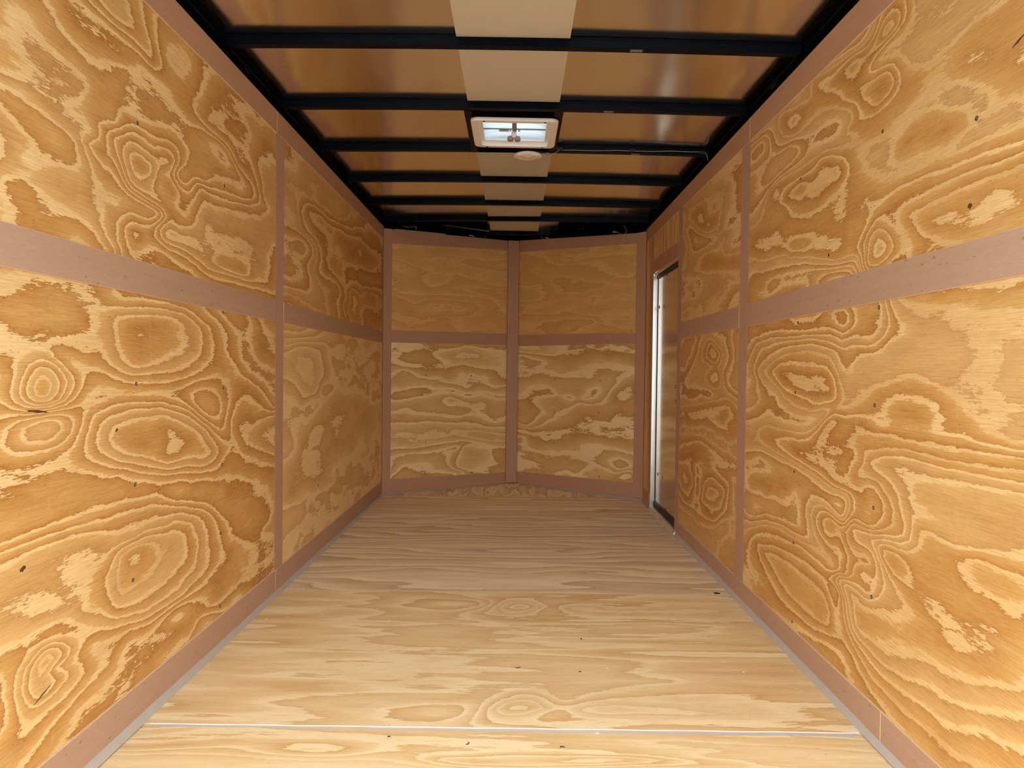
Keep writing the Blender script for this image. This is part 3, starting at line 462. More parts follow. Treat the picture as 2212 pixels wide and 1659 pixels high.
'RFU':[(2,[3.249,1.946,3.38,1.937,3.263,1.866,3.279,1.83]),(3,[3.436,1.893,3.607,1.911,3.846,1.943,4.116,1.95,4.202,1.911,3.995,1.812,3.734,1.735,3.596,1.734,3.423,1.664,3.462,1.635,3.826,1.646,3.955,1.626,4.007,1.578,3.77,1.532,3.412,1.484,3.202,1.434]),(2,[4.111,1.863,3.938,1.774,3.638,1.689,3.425,1.7,3.272,1.715,3.201,1.734]),(3.7,[3.262,1.532,3.416,1.544,3.63,1.564]),(2,[4.27,1.555,3.976,1.532,3.918,1.471,4.082,1.447,4.265,1.48]),(3,[3.411,1.472,3.369,1.42,3.446,1.381,3.62,1.399,3.86,1.37,4.197,1.385]),(4,[3.217,1.38,3.325,1.345]),(2.7,[4.092,1.59,4.162,1.759,4.227,1.829]),(2.05,[3.267,1.635,3.302,1.596]),(3.05,[3.694,1.842,3.516,1.84]),(2.6,[4.086,1.497])],
'RFL':[(5,[3.603,1.134,3.535,1.101,3.6,1.071,3.671,1.104]),(4,[3.628,1.16,3.471,1.105,3.532,1.045,3.741,1.085,3.721,1.144]),(3,[3.606,1.178,3.431,1.116,3.448,1.057,3.597,1.033,3.84,1.074,3.795,1.153]),(4,[3.552,1.02,3.485,0.984,3.593,0.958,3.64,0.995]),(2,[3.873,1.182,3.948,1.103,4.111,1.005,4.26,0.96]),(1,[3.981,1.187,4.088,1.105,4.234,1.034]),(2,[3.394,1.175,3.33,1.091,3.423,0.997,3.38,0.95]),(1,[3.278,1.181,3.253,1.066,3.341,0.962,3.227,0.931]),(2,[4.255,0.885,4.043,0.864,3.828,0.886,3.633,0.881]),(3,[4.25,0.811,3.93,0.834,3.633,0.868,3.377,0.891]),(4,[4.246,0.752,3.823,0.806,3.375,0.856]),(4.05,[3.294,0.802,3.368,0.738,3.58,0.757]),(3.7,[3.923,0.731]),(3,[4.239,0.648,3.815,0.686,3.362,0.644,3.191,0.63]),(4,[4.204,0.592,3.813,0.646,3.441,0.599,3.207,0.594]),(6,[3.56,0.434,3.45,0.416,3.555,0.36,3.696,0.372]),(5,[3.563,0.483,3.351,0.457,3.425,0.348,3.597,0.301,3.792,0.328,3.747,0.416]),(4,[3.522,0.539,3.294,0.49,3.326,0.368,3.506,0.27]),(5,[4.018,0.485,3.955,0.382,4.062,0.293,4.183,0.301]),(4,[3.854,0.48,3.821,0.377,3.892,0.255,3.687,0.244]),(3,[4.176,0.199,3.834,0.186,3.592,0.214,3.342,0.317,3.282,0.284,3.457,0.171]),(3.05,[3.221,0.524,3.215,0.412])],
'LFL':[(2,[3.273,1.084,3.484,1.123,3.814,1.11,3.909,0.998,3.775,0.875,3.566,0.854,3.414,0.92]),(3,[3.485,1.062,3.685,1.051,3.729,0.974,3.581,0.928]),(1.05,[4.106,1.105,4.574,1.027,3.277,0.784,3.419,0.64]),(0.7,[3.41,1.136,3.905,1.163]),(1,[4.324,1.167,4.706,1.058,4.577,0.907,5.006,0.833]),(1.7,[4.86,0.679,4.462,0.53]),(2,[3.531,0.64,3.826,0.56,3.829,0.446,3.614,0.442,3.495,0.541]),(1,[3.284,0.353,3.576,0.342,3.926,0.252,4.349,0.257,4.876,0.198]),(1.1,[3.426,0.212,3.928,0.174,4.601,0.123]),(2,[4.114,0.783,4.337,0.714,4.225,0.638,4.033,0.708]),(1.7,[4.582,0.758,3.822,0.748]),(1.05,[5.023,0.339,4.344,0.429])],
}

RING_SCALE = {'LFU': (0.7, 0.2), 'LFL': (0.7, 0.2), 'RFU': (0.45, 0.13), 'RFL': (0.35, 0.12), 'NLL': (0.25, 0.12), 'NRL': (0.25, 0.12), 'F2': (0.30, 0.10)}

def ring_field(key, U, V, base, lu, lv):
    """krige the ring lines onto the sheet, around a gentle base field"""
    X, Y = [], []
    for lev, q in RINGS[key]:
        p = np.array(q).reshape(-1, 2)
        for i in range(len(p)):
            X.append(p[i]); Y.append(lev)
            if i + 1 < len(p):
                n = int(math.hypot((p[i + 1][0] - p[i][0]) / lu, (p[i + 1][1] - p[i][1]) / lv) / 0.22)
                for k in range(1, min(n, 6) + 1):
                    X.append(p[i] + (p[i + 1] - p[i]) * k / (min(n, 6) + 1)); Y.append(lev)
    X, Y = np.array(X), np.array(Y)
    def cov(a, b):
        r = np.sqrt(((a[:, None, 0] - b[None, :, 0]) / lu) ** 2 + ((a[:, None, 1] - b[None, :, 1]) / lv) ** 2) * 1.732
        return (1 + r) * np.exp(-r)
    mean = Y.mean()
    w = np.linalg.solve(cov(X, X) + 0.004 * np.eye(len(X)), Y - mean - base(X[:, 0], X[:, 1]))
    P = np.stack([U.ravel(), V.ravel()], 1)
    out = np.concatenate([cov(P[i:i + 4000], X) @ w for i in range(0, len(P), 4000)])
    return (out + mean + base(P[:, 0], P[:, 1])).reshape(U.shape)

SCREWS = {
    'LL': [(1.969, 0.963), (2.557, 0.935), (2.555, 1.211), (1.964, 0.682), (2.551, 0.66), (1.953, 0.418), (2.541, 0.412), (2.537, 0.148)],
    'LU': [(2.564, 1.663), (1.975, 1.685)],
    'LFU': [(3.766, 1.707), (4.251, 1.785)],
    'LFL': [(3.803, 0.38), (4.105, 0.732)],
    'RU': [(1.967, 1.68), (2.527, 1.7), (1.566, 1.575)],
    'RL': [(1.966, 1.197), (2.526, 1.192), (1.972, 0.641), (2.533, 0.661), (2.529, 0.406), (1.972, 0.392), (2.527, 0.124), (1.977, 0.927), (2.539, 0.944)],
    'NLL': [(0.391, 0.961), (0.83, 0.955), (0.395, 0.409), (0.398, 0.145), (0.84, 0.122)],
    'NRL': [(0.47, 0.94), (0.924, 0.933), (0.466, 0.652), (0.915, 0.67), (0.46, 0.395), (0.464, 0.122), (0.928, 0.155)],
    'F2': [(-0.988, 2.83), (-0.495, 2.833), (-0.109, 2.826), (-0.489, 2.396), (-0.109, 2.389), (0.325, 2.403), (0.785, 2.387), (0.259, 2.814), (0.955, 3.168), (-1.078, 2.4)],
    'F1': [(0.243, 1.976), (-0.523, 2.002)],
    'F3': [(-0.49, 4.051), (-0.065, 4.062), (0.386, 4.052), (-0.148, 3.243), (-0.523, 3.241), (0.83, 3.222), (-0.958, 3.23)],
}

def sheet(name, parent, at, quad, nrm, thick, mat, key=None, seed=1, grain='u', step=0.014, **kw):
    """one plywood sheet; quad = (u0, u1, v_lo(u0), v_lo(u1), v_hi(u0), v_hi(u1)); at(u, v) gives the face point"""
    ua, ub, la, lb, ha, hb = quad
    nu = max(2, int(abs(ub - ua) / step) + 1)
    nv = max(2, int(max(ha - la, hb - lb) / step) + 1)
    S, T = np.meshgrid(np.linspace(0, 1, nu), np.linspace(0, 1, nv))
    U = ua + (ub - ua) * S
    V = (la + (lb - la) * S) * (1 - T) + (ha + (hb - ha) * S) * T
    fld = figure(U, V, FEAT.get(key, []), seed, **kw) if grain == 'u' else figure(V, U, FEAT.get(key, []), seed, **kw)
    if key in RINGS:
        lu, lv = RING_SCALE.get(key, (0.30, 0.15))
        fld = ring_field(key, U, V, (lambda a, b: 0.55 * vnoise(a / 0.55, b / 0.055, seed) + 0.30 * vnoise(a / 0.22, b / 0.024, seed + 9)) if key[0] == 'F' else (lambda a, b: 0.30 * vnoise(a / 0.30, b / 0.10, seed) + 0.14 * vnoise(a / 0.10, b / 0.045, seed + 9)), lu, lv)
    nrm = Vector(nrm)
    verts = [at(a, b) for a, b in zip(U.ravel(), V.ravel())]
    idx = np.arange(nu * nv).reshape(nv, nu)
    faces = np.stack([idx[:-1, :-1], idx[:-1, 1:], idx[1:, 1:], idx[1:, :-1]], -1).reshape(-1, 4).tolist()
    uvs = [((a, b) if grain == 'u' else (b, a)) for a, b in zip((U + seed * 3.37).ravel(), (V + seed * 1.91).ravel())]
    rim = list(idx[0, :]) + list(idx[1:, -1]) + list(idx[-1, -2::-1]) + list(idx[-2:0:-1, 0])
    n0 = len(verts)
    f0 = Vector(verts[faces[0][0]]); f1 = Vector(verts[faces[0][1]]); f3 = Vector(verts[faces[0][3]])
    flip = (f1 - f0).cross(f3 - f0).dot(nrm) < 0
    verts = verts + [tuple(Vector(verts[i]) - nrm * thick) for i in rim]
    uvs = uvs + [uvs[i] for i in rim]
    k = len(rim)
    side = [(int(rim[i]), n0 + i, n0 + (i + 1) % k, int(rim[(i + 1) % k])) for i in range(k)]
    back = [tuple(n0 + i for i in range(k))[::-1]]
    allf = faces + side + back
    if flip:
        allf = [tuple(f[::-1]) for f in allf]
    b = MB().add(verts, allf, [0] * len(faces) + [1] * k + [0], uvs)
    o = b.build(name, [mat, CORE], parent)
    att = o.data.attributes.new('figure', 'FLOAT', 'POINT')
    att.data.foreach_set('value', np.concatenate([fld.ravel(), fld.ravel()[rim]]).astype(np.float32))
    return o

def batten(name, parent, at, quad, nrm, thick=0.0045, along='u', mat=None, seed=0.0, sink=0.0):
    ua, ub, la, lb, ha, hb = quad
    n = Vector(nrm)
    P = [Vector(at(ua, la)), Vector(at(ub, lb)), Vector(at(ub, hb)), Vector(at(ua, ha))]
    if (P[1] - P[0]).cross(P[3] - P[0]).dot(n) < 0:
        P = [P[1], P[0], P[3], P[2]]
        la, lb, ha, hb, ua, ub = lb, la, hb, ha, ub, ua
    e = 0.0012
    c = sum(P, Vector()) / 4
    top = []
    for i, q in enumerate(P):                      # slight arris round the face
        a, d = P[(i + 1) % 4] - q, P[(i - 1) % 4] - q
        top.append(q + n * thick + a.normalized() * e + d.normalized() * e)
    mid = [q + n * (thick - e * 0.8) for q in P]
    low = [q - n * sink for q in P]
    v = low + mid + top
    f = [(8, 9, 10, 11)]
    for i in range(4):
        j = (i + 1) % 4
        f += [(i, j, 4 + j, 4 + i), (4 + i, 4 + j, 8 + j, 8 + i)]
    loc = [(ua, la), (ub, lb), (ub, hb), (ua, ha)]
    uv = [((a, b) if along == 'u' else (b, a)) for a, b in loc]
    uv = [(a + seed * 2.3, b + seed * 1.1) for a, b in uv] * 3
    return MB().add(v, f, [0] + [1] * 8, uv).build(name, [mat or LUAN, EDGE if along == 'v' else CORE], parent)

SCREW_MESH = {}
def screw(parent, P, nrm, r=0.0058, mat=None, name='screw', h=0.0018):
    key = (tuple(round(x, 3) for x in nrm), r, h, (mat or ZINC).name)
    if key not in SCREW_MESH:
        b = MB()
        if name == 'bolt':
            b.lathe((0, 0, 0), [(r * 1.25, -0.0005), (r * 1.25, 0.0008), (r * 0.9, 0.001)], 14, nrm, 1)
            b.lathe((0, 0, 0), [(r * 0.85, 0.0), (r * 0.8, h * 0.5), (r * 0.4, h)], 14, nrm, 0)
        elif mat is FILLER:
            b.lathe((0, 0, 0), [(r, -0.001), (r, 0.0003), (r * 0.8, h * 0.75), (r * 0.42, h)], 10, nrm)
        else:
            b.lathe((0, 0, 0), [(r, -0.001), (r, 0.0003), (r * 0.8, h * 0.75), (r * 0.42, h)], 12, nrm, 1)
            b.lathe(Vector(nrm) * h, [(r * 0.40, -0.0002), (r * 0.34, 0.0003)], 8, nrm, 0)
        o = b.build(name, [mat or ZINC, DARKHEAD], parent)
        SCREW_MESH[key] = o
        o.location = P
        return o
    return copy_to(SCREW_MESH[key], P, parent)

# ---------------------------------------------------------------- room figures (metres; x right, y into the trailer, z up)
XL, XR, Y_REAR = -1.054, 1.0015, 0.77
CL, AP, CR = Vector((XL, 5.61, 0)), Vector((-0.013, 6.346, 0)), Vector((XR, 5.47, 0))
dL, dR = (AP - CL), (CR - AP)
LL_, LR_ = dL.length, dR.length
dL.normalize(); dR.normalize()
nL, nR = Vector((dL.y, -dL.x, 0)), Vector((dR.y, -dR.x, 0))
if nL.y > 0: nL = -nL
if nR.y > 0: nR = -nR
at_left = lambda u, v: (XL, u, v)
at_right = lambda u, v: (XR, u, v)
at_fl = lambda u, v: tuple(CL + dL * u + Vector((0, 0, v)))
at_fr = lambda u, v: tuple(AP + dR * u + Vector((0, 0, v)))
at_floor = lambda u, v: (u, v, 0.0)
PX, MX = (1, 0, 0), (-1, 0, 0)

# ---------------------------------------------------------------- ground outside
g = struct('ground', 'pale concrete yard outside the open rear of the trailer', 'ground')
MB().box((-25, -40, -0.75), (25, 40, -0.62)).build('slab', CONCRETE, g)

# ---------------------------------------------------------------- floor
fl = struct('floor', 'pine plywood trailer floor laid in wide crosswise sheets', 'floor')
fs = []
at_f1 = lambda u, v: (u, v, -0.004)
W0, W1 = XL - 0.01, XR + 0.01
fkw = dict(su=1.2, sv=0.09, amp=2.2, slope=1.0, fgain=1.0)
fs.append(sheet('plywood_sheet', fl, at_f1, (W0, W1, Y_REAR, Y_REAR, 1.981, 1.981), (0, 0, 1), 0.018, FLOOR_A, 'F1', 21, **fkw))
fs.append(sheet('plywood_sheet', fl, at_floor, (W0, W1, 1.989, 1.989, 3.2055, 3.2055), (0, 0, 1), 0.018, FLOOR_A, 'F2', 22, **fkw))
fkw = dict(su=1.3, sv=0.17, amp=1.7, slope=4.6)
fs.append(sheet('plywood_sheet', fl, at_floor, (W0, W1, 3.2095, 3.2095, 4.4255, 4.4255), (0, 0, 1), 0.018, FLOOR_B, 'F3', 23, step=0.012, **fkw))
fs.append(sheet('plywood_sheet', fl, at_floor, (W0, W1, 4.4275, 4.4275, 5.645, 5.645), (0, 0, 1), 0.018, FLOOR_B, 'F4', 24, step=0.012, **fkw))
fs.append(sheet('plywood_sheet', fl, at_floor, (W0, W1, 5.647, 5.647, 6.42, 6.42), (0, 0, 1), 0.018, FLOOR_B, 'F5', 25, grain='v', su=0.5, sv=0.1, amp=1.6, slope=1.0))
for key, k in (('F1', 0), ('F2', 1), ('F3', 2)):
    for u, v in SCREWS[key]:
        screw(fs[k], (u, v, -0.0036 if k == 0 else 0.0004), (0, 0, 1), 0.0048, FILLER, 'screw', 0.001)
bead = MB()
pts = 40
rs = random.Random(5)
prev = None
v_, f_ = [], []
for i in range(pts + 1):                           # sealant smeared along the first sheet seam
    x = XL + 0.03 + (XR - XL - 0.06) * i / pts
    w = 0.004 + 0.003 * rs.random() + 0.006 * (i / pts)
    v_ += [(x, 1.990 - w - 0.004, -0.0038), (x, 1.990 - w * 0.5, -0.0018), (x, 1.9905, -0.0008)]
for i in range(pts):
    a = i * 3
    f_ += [(a, a + 3, a + 4, a + 1), (a + 1, a + 4, a + 5, a + 2)]
bead.add(v_, f_, 0, smooth=True).build('seam_sealant', SEALANT, fl)
MB().tube([(XL + 0.03 + (XR - XL - 0.05) * i / 30, 1.9885 + 0.0008 * math.sin(1.7 * i), -0.0012) for i in range(31)], 0.0015, 6).build('white_sealant_bead', PLASTIC, fl)
seam = MB()
seam.box((XL + 0.03, 3.2055, -0.004), (XR - 0.02, 3.2095, -0.0008)).build('seam_sealant', SEALANT, fl)
split = MB()
split.add([(0.922, 3.2275, 0.0004), (0.946, 3.224, 0.0004), (0.951, 3.240, 0.0004), (0.936, 3.250, 0.0004), (0.922, 3.246, 0.0004)], [(0, 1, 2, 3, 4)], 0)
split.add([(0.948, 3.222, 0.0005), (0.972, 3.220, 0.0022), (0.966, 3.252, 0.0022), (0.951, 3.243, 0.0005)], [(0, 1, 2, 3)], 1)
split.add([(0.915, 3.2255, 0.0005), (0.918, 3.250, 0.0005), (0.905, 3.254, 0.002), (0.898, 3.230, 0.002)], [(0, 1, 2, 3)], 1)
split.build('split_knot', [HOLE, FILLER], fs[2])

# ---------------------------------------------------------------- side walls
wl = struct('wall_left', 'left plywood wall of the trailer with brown joint battens', 'wall')
T = 0.012
pLL = sheet('plywood_panel', wl, at_left, (Y_REAR, 3.158, 0.0, 0.0, 1.258, 1.258), PX, T, WALL, 'LL', 1)
pLU = sheet('plywood_panel', wl, at_left, (Y_REAR, 3.158, 1.260, 1.260, 2.12, 2.12), PX, T, WALL, 'LU', 2, su=0.8, sv=0.22)
pLFL = sheet('plywood_panel', wl, at_left, (3.162, 5.61, 0.0, 0.0, 1.258, 1.258), PX, T, SOFT, 'LFL', 3, su=0.7, sv=0.4, amp=2.0, slope=0.8)
pLFU = sheet('plywood_panel', wl, at_left, (3.162, 5.61, 1.260, 1.260, 2.12, 2.12), PX, T, WALL, 'LFU', 4, su=1.0, sv=0.22)
for pn, key in ((pLL, 'LL'), (pLU, 'LU'), (pLFL, 'LFL'), (pLFU, 'LFU')):
    for u, v in SCREWS[key]:
        screw(pn, (XL, u, v), PX)
batten('top_batten', wl, at_left, (Y_REAR, 3.109, 2.034, 2.034, 2.130, 2.130), PX, mat=LUAN_R, seed=1)
batten('top_batten', wl, at_left, (3.1115, 5.62, 2.034, 2.034, 2.130, 2.130), PX, mat=LUAN_R, seed=2)
batten('upright_batten', wl, at_left, (3.110, 3.2085, 0.119, 0.119, 2.0335, 2.0335), PX, along='v', seed=3)
batten('middle_batten', wl, at_left, (Y_REAR, 3.1095, 1.213, 1.213, 1.306, 1.306), PX, seed=4)
batten('middle_batten', wl, at_left, (3.209, 5.61, 1.213, 1.213, 1.306, 1.306), PX, 0.0055, seed=5)

wr = struct('wall_right', 'right plywood wall of the trailer, side door near its far end', 'wall')
pRL = sheet('plywood_panel', wr, at_right, (Y_REAR, 3.128, 0.0, 0.0, 1.258, 1.258), MX, T, WALL, 'RL', 5, su=0.7, sv=0.24)
pRU = sheet('plywood_panel', wr, at_right, (Y_REAR, 3.128, 1.260, 1.260, 2.10, 2.10), MX, T, WALL, 'RU', 6, su=0.9, sv=0.2)
pRFL = sheet('plywood_panel', wr, at_right, (3.132, 4.35, 0.0, 0.0, 1.258, 1.258), MX, T, WALL, 'RFL', 7, su=0.6, sv=0.2)
pRFU = sheet('plywood_panel', wr, at_right, (3.132, 4.35, 1.260, 1.260, 2.10, 2.10), MX, T, WALL, 'RFU', 8, su=0.6, sv=0.25, amp=2.2)
sheet('plywood_panel', wr, at_right, (4.352, 5.188, 1.73, 1.73, 2.10, 2.10), MX, T, STRIPE, None, 9, grain='v', step=0.01, su=0.9, sv=0.05, amp=1.2, slope=11.0)
sheet('plywood_panel', wr, at_right, (5.19, 5.48, 0.0, 0.0, 2.10, 2.10), MX, T, STRIPE, None, 10, grain='v', su=0.9, sv=0.06, amp=1.0, slope=4.0)
for pn, key in ((pRL, 'RL'), (pRU, 'RU')):
    for u, v in SCREWS[key]:
        screw(pn, (XR, u, v), MX)
batten('top_batten', wr, at_right, (Y_REAR, 3.0755, 2.008, 2.008, 2.109, 2.109), MX, mat=LUAN_R, seed=6)
batten('top_batten', wr, at_right, (3.0775, 5.475, 2.008, 2.000, 2.109, 2.100), MX, mat=LUAN_R, seed=7)
batten('upright_batten', wr, at_right, (3.076, 3.178, 0.104, 0.104, 2.0075, 2.0075), MX, along='v', seed=8)
batten('middle_batten', wr, at_right, (Y_REAR, 3.0755, 1.212, 1.212, 1.3095, 1.3095), MX, seed=9)
batten('middle_batten', wr, at_right, (3.1785, 4.30, 1.212, 1.212, 1.3095, 1.3095), MX, 0.0055, seed=10)
batten('upright_batten', wr, at_right, (4.301, 4.388, 0.03, 0.03, 2.0065, 2.0065), MX, along='v', seed=11)
batten('door_head_batten', wr, at_right, (4.389, 5.19, 1.718, 1.724, 1.817, 1.821), MX, mat=LUAN_R, seed=12)
batten('upright_batten', wr, at_right, (5.192, 5.285, 0.118, 0.118, 2.0015, 2.0015), MX, 0.004, along='v', seed=13)

for nm, wall, at, nrm, pts in (('pitch_streak', pLL, at_left, PX, [(1.561, 0.91, 0.034, 0.0028, -0.1), (1.513, 0.574, 0.010, 0.0055, 0.2), (1.576, 0.272, 0.030, 0.0022, 0.35), (1.873, 0.842, 0.007, 0.004, 0.3)]),
                               ('pitch_streak', pRU, at_right, MX, [(1.442, 1.685, 0.018, 0.003, -0.35), (1.582, 1.388, 0.008, 0.006, 0), (2.29, 1.393, 0.006, 0.006, 0)])):
    for (u, v, a, b, sl) in pts:
        ring = [(u + a * math.cos(k * math.pi / 6), v + sl * a * math.cos(k * math.pi / 6) + b * math.sin(k * math.pi / 6) * (1 + 0.3 * math.sin(3 * k))) for k in range(12)]
        o = Vector(nrm) * 0.0006
        vv = [Vector(at(x, y)) + o * 0.2 for x, y in ring] + [Vector(at(u, v)) + o]
        ff = [(k, (k + 1) % 12, 12) for k in range(12)]
        if nrm[0] < 0 or True:
            c0 = (vv[1] - vv[0]).cross(vv[12] - vv[0]).dot(Vector(nrm))
            ff = ff if c0 > 0 else [f[::-1] for f in ff]
        MB().add(vv, ff).build(nm, PITCH_M, wall)

bl = struct('baseboard_left', 'brown baseboard along the foot of the left wall', 'baseboard')
batten('board', bl, at_left, (Y_REAR, 3.1085, 0.02, 0.02, 0.118, 0.118), PX, 0.0065, seed=14)
batten('board', bl, at_left, (3.1105, 5.61, 0.02, 0.02, 0.118, 0.118), PX, 0.0065, seed=15)
br = struct('baseboard_right', 'brown baseboard along the foot of the right wall', 'baseboard')
batten('board', br, at_right, (Y_REAR, 1.896, 0.015, 0.015, 0.106, 0.104), MX, 0.0065, seed=16)
batten('board', br, at_right, (1.899, 4.2995, 0.015, 0.02, 0.104, 0.103), MX, 0.0065, seed=17)
batten('board', br, at_right, (5.193, 5.286, 0.02, 0.02, 0.117, 0.117), MX, 0.0065, seed=18)
batten('board', br, at_right, (5.288, 5.475, 0.02, 0.02, 0.117, 0.120), MX, 0.0065, seed=18.5)

# ---------------------------------------------------------------- V nose wall
wf = struct('wall_front', 'shallow V nose wall of plywood panels framed by brown battens', 'wall')
NLL = sheet('plywood_panel', wf, at_fl, (0.0, LL_, 0.0, 0.0, 1.264, 1.276), nL, T, PALE, 'NLL', 11, su=0.55, sv=0.13, amp=1.9, slope=1.0)
sheet('plywood_panel', wf, at_fl, (0.0, LL_, 1.266, 1.278, 2.10, 2.14), nL, T, WALL_DIM, None, 12, su=0.6, sv=0.14, amp=1.8)
NRL = sheet('plywood_panel', wf, at_fr, (0.0, LR_, 0.0, 0.0, 1.270, 1.264), nR, T, PALE, 'NRL', 13, su=0.55, sv=0.13, amp=1.9, slope=1.0)
sheet('plywood_panel', wf, at_fr, (0.0, LR_, 1.272, 1.266, 2.14, 2.07), nR, T, WALL_DIM, None, 14, su=0.6, sv=0.14, amp=1.8)
for u, v in SCREWS['NLL']:
    screw(NLL, at_fl(u, v), nL, 0.006)
for u, v in SCREWS['NRL']:
    screw(NRL, at_fr(u, v), nR, 0.006)
batten('corner_post', wf, at_fl, (0.002, 0.074, 0.02, 0.02, 2.115, 2.118), nL, 0.010, along='v', mat=LUAN_R, seed=19)
batten('top_batten', wf, at_fl, (0.075, 1.19, 2.003, 2.065, 2.114, 2.152), nL, mat=LUAN_R, seed=20)
batten('middle_batten', wf, at_fl, (0.075, 1.19, 1.2178, 1.2283, 1.3173, 1.331), nL, mat=LUAN_R, seed=21)
batten('top_batten', wf, at_fr, (0.054, 1.252, 2.053, 2.000, 2.1555, 2.082), nR, mat=LUAN_R, seed=22)
batten('middle_batten', wf, at_fr, (0.054, 1.252, 1.2212, 1.226, 1.324, 1.3116), nR, mat=LUAN_R, seed=23)
batten('corner_post', wf, at_fr, (1.253, LR_ - 0.002, 0.025, 0.025, 2.082, 2.085), nR, 0.010, along='v', mat=LUAN_R, seed=24)
cA, cB = Vector(at_fl(1.192, 0)) + nL * 0.008, Vector(at_fr(0.052, 0)) + nR * 0.008
cD = (cB - cA)
cw = cD.length
cD.normalize()
batten('centre_post', wf, lambda u, v: tuple(cA + cD * u + Vector((0, 0, v))), (0, cw, 0.012, 0.012, 2.153, 2.153), (cD.y, -cD.x, 0) if cD.x > 0 else (-cD.y, cD.x, 0), 0.006, along='v', mat=LUAN_R, seed=25, sink=0.02)
bf = struct('baseboard_front', 'brown baseboards meeting at the foot of the nose wall', 'baseboard')
batten('board', bf, at_fl, (0.075, 1.19, 0.022, 0.006, 0.126, 0.0995), nL, 0.0065, mat=LUAN_R, seed=26)
batten('board', bf, at_fr, (0.054, 1.252, 0.006, 0.030, 0.108, 0.142), nR, 0.0065, mat=LUAN_R, seed=27)

# grey sealant fillet along the foot of the walls
def fillet(name, label, pts, nrms, w=0.008, mat=None):
    """pts: (foot point, height); swept sloping strip"""
    s = struct(name, label, 'trim')
    v, f = [], []
    for (P, hh), n in zip(pts, nrms):
        P, n = Vector(P), Vector(n)
        v += [P + n * 0.0068 + Vector((0, 0, hh)), P + n * (0.0068 + w * 0.35) + Vector((0, 0, hh * 0.55)), P + n * (0.0068 + w) + Vector((0, 0, 0.0006)), P + Vector((0, 0, -0.003))]
    for i in range(len(pts) - 1):
        a, b = i * 4, i * 4 + 4
        f += [(a, b, b + 1, a + 1), (a + 1, b + 1, b + 2, a + 2), (a + 2, b + 2, b + 3, a + 3), (a + 3, b + 3, b, a)]
    f += [(0, 1, 2, 3), tuple(len(v) - 4 + k for k in (3, 2, 1, 0))]
    MB().add(v, f, 0).build('sealant_strip', mat or SEALANT, s)
    return s

t1 = fillet('trim_1', 'grey sealant strip where left wall meets floor', [((XL, Y_REAR, -0.002), 0.032)] + [((XL, 0.9 + 4.7 * i / 12, 0), 0.030 - 0.001 * i + 0.001 * math.sin(2.7 * i)) for i in range(13)], [PX] * 14)
t2 = fillet('trim_2', 'grey sealant strip where right wall meets floor', [((XR, Y_REAR, -0.002), 0.022)] + [((XR, 0.9 + 3.42 * i / 12, 0), 0.022 + 0.0006 * i + 0.001 * math.sin(3.1 * i)) for i in range(13)], [MX] * 14)
fillet('trim_3', 'grey sealant strip under left half of the nose wall', [(at_fl(0.002, 0), 0.02), (at_fl(0.6, 0), 0.014), (at_fl(LL_ - 0.06, 0), 0.010)], [nL] * 3, 0.006, SEALANT_N)
fillet('trim_4', 'grey sealant strip under right half of the nose wall', [(at_fr(0.04, 0), 0.010), (at_fr(0.7, 0), 0.018), (at_fr(LR_ - 0.002, 0), 0.028)], [nR] * 3, 0.006, SEALANT_N)
fillet('trim_5', 'short grey sealant strip between side door and nose corner', [((XR, 5.205, 0), 0.022), ((XR, 5.47, 0), 0.04)], [MX] * 2, 0.006, SEALANT_N)

# ---------------------------------------------------------------- side door
d1 = struct('door_1', 'closed aluminium side door in the right wall near the nose', 'door')
XD = XR + 0.03
jb = MB()
jb.box((XR - 0.004, 5.176, 0.022), (XR + 0.008, 5.193, 1.722)).box((XR + 0.008, 5.180, 0.022), (XR + 0.026, 5.193, 1.722)).box((XR + 0.014, 5.1775, 0.022), (XR + 0.017, 5.181, 1.722))
jb.build('jamb', ALU, d1, 0.001)
MB().box((XR + 0.001, 4.380, 0.022), (XR + 0.028, 4.396, 1.722)).build('jamb', ALU, d1, 0.001)
hj = MB()
hj.box((XR + 0.001, 4.396, 1.706), (XR + 0.018, 5.180, 1.722))
hj.build('head_jamb', ALU, d1, 0.001)
th = MB()
th.hexa([(XR - 0.014, 4.392, 0.0), (XR + 0.036, 4.392, 0.0), (XR + 0.036, 5.186, 0.0), (XR - 0.014, 5.186, 0.0),
         (XR - 0.010, 4.392, 0.004), (XR + 0.003, 4.392, 0.021), (XR + 0.003, 5.186, 0.021), (XR - 0.010, 5.186, 0.004)])
th.box((XR + 0.003, 4.392, 0.0), (XR + 0.030, 5.186, 0.021))
tho = th.build('threshold', ALU_D, d1, 0.001)
for y in (4.42, 4.80, 4.99):
    screw(tho, (XR - 0.0035, y, 0.0128), (-0.79, 0, 0.61), 0.005)
gk = MB()
gk.box((XD - 0.010, 4.397, 0.022), (XD + 0.002, 5.179, 0.064)).box((XD - 0.010, 4.397, 1.684), (XD + 0.002, 5.179, 1.706))
gk.box((XD - 0.004, 4.396, 0.05), (XD + 0.002, 4.412, 1.70)).box((XD - 0.004, 5.166, 0.05), (XD + 0.002, 5.179, 1.70))
gk.build('gasket', RUBBER, d1)
leaf = MB()
leaf.box((XD, 4.405, 0.064), (XD + 0.02, 5.168, 1.686))
lf = leaf.build('door_leaf', DOORSKIN, d1, 0.0008)
MB().box((XD - 0.0015, 4.440, 0.100), (XD + 0.001, 5.130, 1.650)).build('inner_skin', DOORSKIN, lf, 0.0008)
for y, z in ((5.112, 1.474), (4.957, 1.465), (5.073, 0.278), (4.913, 0.279), (4.568, 0.917), (4.561, 0.819)):
    screw(lf, (XD - 0.0016, y, z), MX, 0.010, ZINC, 'bolt', 0.005)
